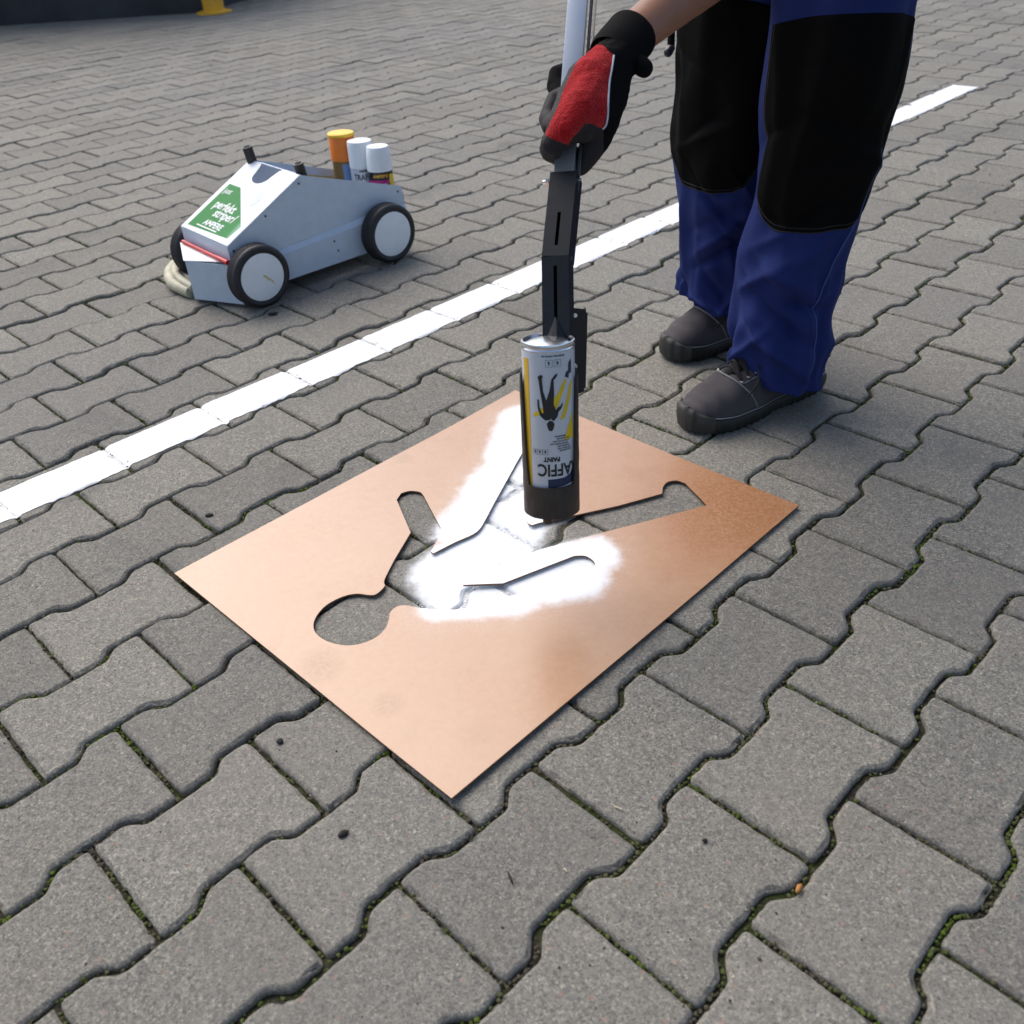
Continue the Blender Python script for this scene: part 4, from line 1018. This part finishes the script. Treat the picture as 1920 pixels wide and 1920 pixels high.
# ---- shoes
M_SUEDE = fabric('grey_suede', (0.068, 0.061, 0.064), sheen=0.05, var=0.5); M_SOLE = simple('sole_rubber', (0.010, 0.010, 0.009), 0.6, 0, 0.3, 60, 0.2, 250); M_CAPR = simple('toe_rubber', (0.026, 0.025, 0.022), 0.62, 0, 0.25, 60, 0.2, 400)
M_WELT = simple('welt_grey', (0.20, 0.20, 0.21), 0.7); M_LACE = fabric('black_lace', (0.010, 0.010, 0.011)); M_EYE = simple('eyelet', (0.55, 0.56, 0.58), 0.35, 0.9)
def hw_in(s): return table([(0, .026), (.06, .034), (.22, .037), (.42, .036), (.62, .044), (.78, .050), (.88, .047), (.95, .036), (.985, .022), (1, .004)], s)
def hw_out(s): return table([(0, .026), (.06, .034), (.22, .038), (.42, .042), (.62, .051), (.76, .053), (.86, .047), (.94, .034), (.985, .018), (1, .004)], s)
def shoe(name_loc, yaw, side):
    sh = empty('shoe', wl(name_loc), (0, 0, yaw), person)
    def W(s, l): # l=+1 left(y+)
        return (hw_out(s) if l * side > 0 else hw_in(s))
    top = lambda s: table([(0, .105), (.12, .110), (.26, .112), (.36, .112), (.48, .106), (.58, .101), (.70, .090), (.82, .074), (.90, .062), (.96, .050), (1, .034)], s)
    NS, NA = 70, 36; v, f = [], []
    for i in range(NS + 1):
        s = i / NS; s = s ** 0.9 if s > 0 else 0
        s = min(s, .997); x = s * LS
        for k in range(NA + 1):
            a = PI * k / NA; ca, sa = math.cos(a), math.sin(a)
            n_ = table([(0, 2.2), (.4, 2.0), (.75, 2.3), (1, 2.6)], s)
            y = math.copysign(abs(ca) ** (2 / n_), ca) * (W(s, ca) - 0.0015); z = 0.024 + (top(s) - 0.024) * abs(sa) ** (2 / n_)
            cr = 0.0018 * noise.noise(Vector((x * 55, y * 18, 3 + side))) * sstep(.45, .6, s) * sstep(.85, .7, s)
            z += cr + 0.0012 * noise.noise(Vector((x * 30, y * 30, z * 30)))
            v.append((x, y, z))
    for i in range(NS):
        for k in range(NA):
            a = i * (NA + 1) + k; f.append((a, a + 1, a + NA + 2, a + NA + 1))
    f.append(tuple(range(NA + 1))); f.append(tuple(NS * (NA + 1) + k for k in range(NA + 1))[::-1])
    up = mesh('upper', v, f, M_SUEDE, sh, True)
    # sole
    N = 90; out = []
    for i in range(N): s = (i + .5) / N; out.append((s, 1))
    for i in range(N): s = 1 - (i + .5) / N; out.append((s, -1))
    v, f = [], []
    def soletop(s): return table([(0, .034), (.2, .030), (.5, .027), (.8, .028), (.9, .031), (1, .036)], s)
    lev = [(0.001, -.004), (0.0, -.002)]
    rings = [lambda s: (0.0 + table([(0, .003), (.1, 0), (.3, 0), (.36, .006), (.44, .006), (.5, 0), (.86, 0), (1, .008)], s), -.003), lambda s: (0.006 + table([(0, .002), (.3, 0), (.86, 0), (1, .006)], s), .0012), lambda s: (0.016, .0030), lambda s: (soletop(s) - .003, .0030), lambda s: (soletop(s), .0010), lambda s: (soletop(s) - .002, -.008)]
    for r_ in rings:
        for (s, l) in out:
            z, e = r_(s); tread = 0.0012 * (1 if (int(s * 40) % 2) else -1) * (1 if z < .012 else 0)
            v.append((s * LS + (e if s > .95 else (-e if s < .03 else 0)), l * (W(s, l) + e + tread), z))
    n = len(out)
    for r_ in range(len(rings) - 1):
        for i in range(n):
            i2 = (i + 1) % n; f.append((r_ * n + i, r_ * n + i2, (r_ + 1) * n + i2, (r_ + 1) * n + i))
    f.append(tuple(range(n))[::-1]); f.append(tuple((len(rings) - 1) * n + i for i in range(n)))
    auto_smooth(mesh('sole', v, f, M_SOLE, sh), 40)
    # toe bumper
    v, f = [], []; TB = 30
    for i in range(TB + 1):
        u_ = -1 + 2 * i / TB; s = 1 - 0.10 * abs(u_) ** 2.2; l = 1 if u_ >= 0 else -1
        s2 = min(s, .9985); w_ = W(s2, l)
        yy = l * w_
        nrm = Vector((max(0.05, 1 - abs(u_) ** 2), u_ * .9, 0)).normalized()
        for (z, e) in ((0.006, .0030), (0.020, .0052), (0.038, .0040), (0.048 - .014 * abs(u_) ** 2, .0005), (0.047 - .014 * abs(u_) ** 2, -.006)):
            v.append((s2 * LS + nrm.x * e, yy + nrm.y * e, z))
    for i in range(TB):
        for k in range(4): a = i * 5 + k; f.append((a, a + 5, a + 6, a + 1))
    mesh('toe_bumper', v, f, M_CAPR, sh, True)
    # welt stitching
    for l in (1, -1):
        tube('welt', [(s * LS, l * (W(s, l) + .0006), soletop(s) + .0030) for s in [i / 50 * .93 + .02 for i in range(51)]], 0.0012, M_WELT, sh, 6)
    # vamp seam, tongue, laces, eyelets
    def surf(s, a):
        n_ = table([(0, 2.2), (.4, 2.0), (.75, 2.3), (1, 2.6)], s); ca, sa = math.cos(a), math.sin(a)
        return Vector((s * LS, math.copysign(abs(ca) ** (2 / n_), ca) * (W(s, ca) - .0015), .024 + (top(s) - .024) * abs(sa) ** (2 / n_)))
    tube('vamp_seam', [surf(.735 - .10 * ((a - PI / 2) / 1.2) ** 2, a) + Vector((0, 0, .0012)) for a in [lerp(.45, PI - .45, i / 24) for i in range(25)]], 0.0015, M_WELT, sh, 6)
    for l in (1, -1):
        def sd(s_, f_): return surf(s_, PI / 2 - l * f_ * PI / 2)
        tube('panel_seam', [sd(lerp(.70, .60, t_ / 14), lerp(.40, .97, t_ / 14)) * 1.004 for t_ in range(15)], .0010, M_WELT, sh, 6)
        tube('panel_seam', [sd(lerp(.14, .24, t_ / 14), lerp(.55, .97, t_ / 14)) * 1.004 for t_ in range(15)], .0010, M_WELT, sh, 6)
        tube('panel_seam', [sd(lerp(.70, .42, t_ / 18), .42 + .05 * math.sin(t_ / 18 * PI)) + Vector((0, 0, .0008)) for t_ in range(19)], .0010, M_WELT, sh, 6)
    remesh('tongue', [('l', [surf(.70, PI / 2) + Vector((0, 0, -.011)), surf(.60, PI / 2) + Vector((0, 0, -.004)), surf(.46, PI / 2) + Vector((0, 0, .006))], [.015, .018, .020])], .003, M_LACE, sh)
    for i in range(4):
        s = .690 - i * .052; aL, aR = PI / 2 - .62, PI / 2 + .62
        pL, pR = surf(s, aL) + Vector((0, 0, .003)), surf(s, aR) + Vector((0, 0, .003)); mid = surf(s, PI / 2) + Vector((0, 0, .014 if i else .008))
        s2_ = s - .045; qR = surf(s2_, aR) + Vector((0, 0, .003))
        tube('lace', spline([pL, (pL + mid) / 2 + Vector((0, 0, .003)), mid, (mid + pR) / 2 + Vector((0, 0, .003)), pR], 5), 0.0022, M_LACE, sh, 8)
        tube('lace', spline([pL, surf(s - .022, PI / 2) + Vector((0, 0, .016)), qR], 6), 0.0022, M_LACE, sh, 8)
        for p in (pL, pR): lathe('eyelet', [(.0034, 0), (.0034, .0016), (.0018, .0022)], M_EYE, sh, 14, None, p + Vector((0, 0, -.0012)))
    tube('lace', spline([surf(.54, PI / 2 - .3) + Vector((0, 0, .016)), surf(.63, PI / 2 - .9) + Vector((0, .012 * 1, .014)), surf(.69, .5) + Vector((0.01, .012, .006))], 6), 0.0016, M_LACE, sh, 8)
    if side > 0:
        pt = surf(.53, PI / 2 + .80); remesh('red_tab', [('e', pt + Vector((0, -.002, .004)), (.007, .003, .006), None)], .0015, simple('red_tab', (0.42, 0.045, 0.02), 0.6), sh)
    return sh
shoe(SHB, yB, 1); shoe(SHA, yA, -1)

# ---- glove on the right hand
M_GL = fabric('dark_glove_palm', (0.028, 0.025, 0.028), sheen=0.0, rough=0.7, var=0.3); M_GLB = fabric('black_glove_knit', (0.006, 0.006, 0.0065), sheen=0.0, spec=.08)
def terry():
    b = NB('red_glove_terry'); p = b.pos(); v = b.voro(p, 620); n = b.noise(p, 30, 4); n2 = b.noise(p, 300, 4, .7)
    c = b.mix(n, (0.48, 0.005, 0.009), (0.62, 0.012, 0.016)); c = b.mix(b.ramp(v, [(.35, 0.), (.75, .6)]), c, (0.20, 0.002, 0.004)); c = b.mix(b.ramp(n2, [(.6, 0.), (.8, .25)]), c, (0.60, 0.10, 0.09))
    b.set(color=c, rough=.95, sheen=.15, spec=.1); b.bump(b.math('SUBTRACT', n2, v), .9, .0022); return b.m
M_GLR = terry()
def g(px, py, d): return wl(spot(px, py, d))
TD = 1.19    # depth of the tube at the hand
hp = [
    # back of the hand: from the wrist to the knuckles
    ('l', [g(1166, 92, 1.195), g(1130, 140, 1.178), g(1090, 205, 1.160), g(1058, 245, 1.152)], [.029, .030, .028, .021]),
    ('l', [g(1140, 120, 1.185), g(1095, 150, 1.178), g(1072, 195, 1.168), g(1052, 240, 1.158)], [.028, .024, .022, .020]),
    ('l', [g(1150, 135, 1.190), g(1140, 190, 1.185), g(1125, 235, 1.180)], [.027, .025, .022]),
    ('l', [g(1110, 150, 1.172), g(1112, 205, 1.168), g(1090, 235, 1.165)], [.028, .028, .022]),
    # index finger curling below the knuckle
    ('l', [g(1055, 250, 1.155), g(1037, 268, 1.160), g(1034, 280, 1.176), g(1052, 292, 1.200), g(1078, 292, 1.212)], [.0195, .0165, .0155, .0135, .012]),
    # middle finger
    ('l', [g(1062, 225, 1.170), g(1036, 238, 1.182), g(1028, 222, 1.196), g(1040, 186, 1.206), g(1066, 182, 1.226)], [.0175, .0135, .0125, .0115, .0105]),
    # ring and little fingers
    ('l', [g(1076, 178, 1.190), g(1050, 184, 1.212), g(1042, 160, 1.222), g(1044, 138, 1.226), g(1066, 130, 1.242)], [.016, .0120, .0118, .0108, .010]),
    # thumb lying along the tube
    ('l', [g(1132, 225, 1.185), g(1120, 258, 1.190), g(1106, 282, 1.195), g(1094, 306, 1.200), g(1089, 318, 1.202)], [.022, .019, .0165, .0125, .0085]),
]
glove = remesh('glove', hp, 0.0016, M_GL, person, 14, 0.55)
gn = [v_.normal.copy() for v_ in glove.data.vertices]
gc = [v_.co + n_ * (0.0006 * noise.noise(v_.co * 120) + 0.0012 * noise.noise(v_.co * 45)) for v_, n_ in zip(glove.data.vertices, gn)]
glove.data.vertices.foreach_set('co', [x_ for p in gc for x_ in p]); glove.data.update()
REDP = [(1106, 84), (1078, 122), (1058, 165), (1046, 200), (1030, 232), (1022, 252), (1034, 260), (1048, 266), (1066, 272), (1074, 258), (1086, 246), (1096, 232), (1112, 232), (1124, 240), (1136, 238), (1140, 190), (1143, 150), (1151, 104), (1130, 84)]
def inpoly(x, y, P):
    c = False
    for i in range(len(P)):
        (x1, y1), (x2, y2) = P[i - 1], P[i]
        if (y1 > y) != (y2 > y) and x < (x2 - x1) * (y - y1) / (y2 - y1) + x1: c = not c
    return c
def is_red(c, n):
    p = c + PO
    if n.dot(CPOS - p) < -0.12: return False
    X, Y, Z = proj(p); return inpoly(X, Y, REDP) and Z < 1.185
back = split_faces(glove, 'glove_back', is_red, M_GLR, glove)
def is_blk(c, n):
    p = c + PO; X, Y, Z = proj(p); return (Y < 200 and X > 1090) or (X > 1132 and Y < 290 - (X - 1132) * .6) or (Z > 1.2035 and X < 1068 and Y < 215)
split_faces(glove, 'glove_side', is_blk, M_GLB, glove)
# piping: drop the line onto the glove surface from the side of the hand's back
me_g = [back.data, glove.data] + [c.data for c in glove.children]
gvv, gff = [], []
for m_ in set(me_g):
    b0 = len(gvv); gvv += [v_.co.copy() for v_ in m_.vertices]; gff += [tuple(b0 + i for i in p.vertices) for p in m_.polygons]
gb = BVHTree.FromPolygons(gvv, gff)
pp = []
for (X, Y) in spline_pts if False else [(1151, 104), (1147, 128), (1143, 150), (1141, 172), (1140, 195), (1139, 218), (1136, 234), (1130, 242)]:
    o_ = wl(CPOS); dr = (wl(spot(X, Y, 1.0)) - o_).normalized(); hit = gb.ray_cast(o_, dr)
    if hit[0]: pp.append(hit[0] + hit[1] * .0006)
if len(pp) > 2: tube('piping', spline(pp, 5), 0.0012, simple('white_piping', (0.62, 0.66, 0.74), 0.6), glove, 8)
# cuff and strap
fw = (elbow - wrist).normalized()
cu0 = spot(1152, 104, 1.192); cu1 = spot(1186, 64, 1.214); cd = (cu1 - cu0).normalized(); CF = frame_from(cd, up=Vector(CD))
cv_, cf_ = [], []; NC = 48; prof = [(0.0300, -.006), (0.0322, 0.0), (0.0328, .010), (0.0326, .022), (0.0330, .030), (0.0322, .0335), (0.0295, .0335), (0.0290, .02), (0.0285, 0)]
LC = (cu1 - cu0).length / .0335
for (r_, h) in prof:
    for k in range(NC):
        a = 2 * PI * k / NC; rr_ = r_ * (1 + .05 * math.cos(2 * a)); p = cu0 + CF @ Vector((rr_ * math.cos(a), rr_ * math.sin(a), h * LC + .0008 * noise.noise(Vector((math.cos(a) * 3, math.sin(a) * 3, h * 90))))); cv_.append(wl(p))
for i in range(len(prof) - 1):
    for k in range(NC): k2_ = (k + 1) % NC; cf_.append((i * NC + k, i * NC + k2_, (i + 1) * NC + k2_, (i + 1) * NC + k))
cuff = auto_smooth(mesh('cuff', cv_, cf_, M_GLB, glove), 50)
remesh('cuff_strap', [('l', [g(1176, 108, 1.190), g(1192, 116, 1.188), g(1203, 124, 1.187), g(1208, 128, 1.187)], [.013, .0125, .0125, .0120]), ('l', [g(1166, 128, 1.190), g(1174, 138, 1.190)], [.013, .010])], .002, M_GLB, glove, 6)

# ---------------------------------------------------------------- background: bollard and dark wall
M_BOLL = simple('yellow_paint', (0.72, 0.36, 0.02), 0.45, 0, 0.15, 9)
bo = empty('bollard', (-2.00, 8.08, 0)); tag(bo, 'yellow steel bollard on a round flange at the far end of the yard', 'bollard')
lathe('post', [(0.078, 0.015), (0.078, 1.0), (0.070, 1.03), (0.04, 1.05)], M_BOLL, bo, 40)
lathe('base_flange', [(0.135, 0.0), (0.135, 0.012), (0.10, 0.020), (0.08, 0.026)], M_BOLL, bo, 40)
wa = Vector((-8.5, 8.35, 0)); wb = Vector((-2.1, 8.16, 0)); wc = Vector((-1.75, 9.4, 0)); 
def wall_mat():
    b = NB('dark_render'); p = b.pos(); n = b.noise(p, 3, 5, .6); b.set(color=b.ramp(n, [(.3, (.018, .020, .022)), (.7, (.045, .047, .050))]), rough=.8); b.bump(b.noise(p, 60, 4), .3, .01); return b.m
M_WALL = wall_mat()
bm = bmesh.new()
for a, b_ in ((wa, wb), (wb, wc), (wc, Vector((-1.75, 14.0, 0)))):
    d = (b_ - a); n_ = Vector((-d.y, d.x, 0)).normalized() * .25
    vs = [bm.verts.new(p) for p in (a, b_, b_ + n_, a + n_)]; fc = bm.faces.new(vs); r = bmesh.ops.extrude_face_region(bm, geom=[fc]); bmesh.ops.translate(bm, vec=(0, 0, 1.6), verts=[q for q in r['geom'] if isinstance(q, bmesh.types.BMVert)])
wall = from_bm('boundary_wall', bm, M_WALL); tag(wall, 'dark low wall behind the yellow bollard at the edge of the yard', 'wall')

def shade_roof_mat():
    b = NB('shade_roof_grey'); p = b.pos(); n = b.noise(p, 2, 5, .6); b.set(color=b.ramp(n, [(.3, (.20, .197, .19)), (.7, (.26, .257, .25))]), rough=.85); b.bump(b.noise(p, 40, 4), .3, .01); return b.m
shade_frame = empty('added_shade', (0, 0, 0)); tag(shade_frame, kind='structure'); mb_ = shade_roof_mat()      # unseen roof on posts, added only to shade the foreground
box('shade_roof', (0, -0.05, 2.62), (3.4, 1.6, 0.16), mb_, shade_frame, 0.01)
for x_ in (-1.6, 1.6):
    for y_ in (-.75, .65): box('shade_roof_post', (x_, y_, 1.27), (.10, .10, 2.54), mb_, shade_frame, 0.008)

# ---------------------------------------------------------------- small things lying about
def crumb(loc, r, mat, label, cat, name, sq=(1, .7, .6), rz=0.0):
    v, f = [], []; _ball(v, f, Vector((0, 0, 0)), (r * sq[0], r * sq[1], r * sq[2]), None, 10, 7)
    v = [p * (1 + .35 * noise.noise(p * (1.6 / r))) for p in v]
    o = mesh(name, v, f, mat, None, True); o.location = (loc.x, loc.y, r * sq[2] * .75 + .0005); o.rotation_euler = (0, 0, rz); tag(o, label, cat); return o
M_CRB = simple('dark_soil', (0.02, 0.018, 0.016), .9); M_LEAF = simple('dry_leaf', (0.42, 0.17, 0.04), .7); M_STRAW = simple('straw', (0.55, 0.46, 0.30), .7)
crumb(gnd(645, 1566), .0055, M_CRB, 'dark soil crumb on the paver below the stencil corner', 'soil crumb', 'soil_crumb', (1.2, .7, .6), .5)
crumb(gnd(1498, 1668), .0065, M_LEAF, 'orange dry leaf scrap in the joint at lower right', 'leaf scrap', 'leaf_scrap', (1.0, .45, .5), .9)
crumb(gnd(526, 1392), .0045, M_CRB, 'small brown crumb on the paver left of the stencil', 'soil crumb', 'soil_crumb', (1, .9, .5))
crumb(gnd(1322, 1578 + 0), .0032, M_CRB, 'tiny dark crumb on the paver at lower right', 'soil crumb', 'soil_crumb')
crumb(gnd(393, 968), .005, M_CRB, 'dark crumb on the paver edge above the stencil left corner', 'soil crumb', 'soil_crumb', (1.4, .8, .5))
crumb(gnd(512, 590), .008, M_CRB, 'dark flat crumb on the paver below the front cart wheel', 'soil crumb', 'soil_crumb', (1.6, .6, .4), .3)
crumb(gnd(957, 1648), .004, M_CRB, 'thin dark twig bit on the paver at bottom centre', 'twig', 'twig', (2.0, .35, .4), 1.9)
def straw(a, b_, label):
    p, q = gnd(*a), gnd(*b_); p.z = q.z = .0016; tag(tube('straw', [p, (p + q) / 2 + Vector((0, 0, .001)), q], .0008, M_STRAW, None, 6), label, 'straw')
straw((1152, 1514), (1166, 1520), 'pale straw lying on the paver right of the stencil corner'); straw((1057, 1630), (1063, 1636), 'short pale straw on the paver at bottom centre')
M_PALE = simple('pale_hose', (0.42, 0.39, 0.28), .55, 0, .2, 30)
hs = [gnd(358, 548, .015), gnd(340, 541, .015), gnd(323, 530, .015), gnd(318, 512, .015), gnd(330, 496, .015), gnd(352, 482, .015), gnd(390, 466, .015)]
tag(tube('hose', spline([gnd(362, 540, .026), gnd(344, 528, .030), gnd(330, 514, .028), gnd(330, 500, .022), gnd(356, 482, .018)], 8), .0100, M_PALE, None, 16), 'thin pale hose end lying on the thicker hose beside the left front cart wheel', 'hose')
tag(tube('hose', spline(hs, 8), .0145, M_PALE, None, 16), 'pale beige hose lying behind the left front wheel of the cart', 'hose')

# ---- moss and grit in the joints
mv, mf = [], []
rm = random.Random(11)
ico = bmesh.new(); bmesh.ops.create_icosphere(ico, subdivisions=1, radius=1.0); iv = [v_.co.copy() for v_ in ico.verts]; ifc = [tuple(v_.index for v_ in f_.verts) for f_ in ico.faces]; ico.free()
ol = outline(0.0, 0.0042, 0, 1)
for M, vi, key in SURF:
    c = M.to_translation()
    if c.length > 3.2 or c.y < 0: continue
    for p in ol:
        w_ = M @ Vector((p.x, p.y, 0)); dens = noise.noise(w_ * 5.0 + Vector((3, 1, 0))) + .5 * noise.noise(w_ * 17)
        if rm.random() > .36 + max(0, dens) * 1.8: continue
        r_ = rm.uniform(.0009, .0030); q = Vector((w_.x + rm.gauss(0, .0012), w_.y + rm.gauss(0, .0012), -.0078 + rm.random() * .0042))
        b0 = len(mv); mv += [q + Vector((a.x * r_, a.y * r_, a.z * r_ * .8)) * rm.uniform(.7, 1.3) for a in iv]; mf += [tuple(b0 + i for i in t) for t in ifc]
def moss_mat():
    b = NB('moss'); p = b.pos(); n = b.noise(p, 12, 3); f = b.noise(p, 900, 3)
    b.set(color=b.mix(b.ramp(n, [(.4, 0.), (.62, 1.)]), b.ramp(f, [(.3, (.05, .042, .03)), (.7, (.12, .105, .08))]), b.ramp(f, [(.3, (.035, .055, .008)), (.7, (.13, .175, .035))])), rough=.95, spec=.1)
    m_, f_ = spray_mask(b, p); cs = b.b.inputs['Base Color'].links[0].from_socket; b.set(color=b.mix(m_, cs, (.8, .81, .82))); return b.m
tag(mesh('moss', mv, mf, moss_mat()), 'green moss and grit filling the joints between the pavers', 'moss', kind='stuff')

gv_, gf_ = [], []
for i in range(1500):
    y_ = rm.uniform(.35, 3.2); x_ = rm.uniform(-.65 * (y_ + .25), .65 * (y_ + .25)); q = Vector((x_, y_, .0006))
    l_ = q - Vector((bc.x, bc.y, 0))
    if abs(l_.dot(bx)) < hx + .02 and abs(l_.dot(by)) < hy + .02: continue
    r_ = rm.uniform(.0004, .0013) * (1.5 if rm.random() < .06 else 1); b0 = len(gv_)
    gv_ += [q + Vector((a.x * r_ * rm.uniform(.7, 1.5), a.y * r_ * rm.uniform(.7, 1.5), a.z * r_ * .7)) for a in iv]; gf_ += [tuple(b0 + k for k in t) for t in ifc]
def grit_mat():
    b = NB('grit'); r = b.new('ShaderNodeNewGeometry').outputs['Random Per Island']
    b.set(color=b.ramp(r, [(0., (.02, .018, .015)), (.45, (.07, .06, .05)), (.55, (.24, .22, .19)), (.9, (.40, .37, .32)), (1., (.30, .14, .08))]), rough=.9, spec=.2); return b.m
tag(mesh('grit', gv_, gf_, grit_mat()), 'fine sand and grit scattered over the pavers', 'grit', kind='stuff')
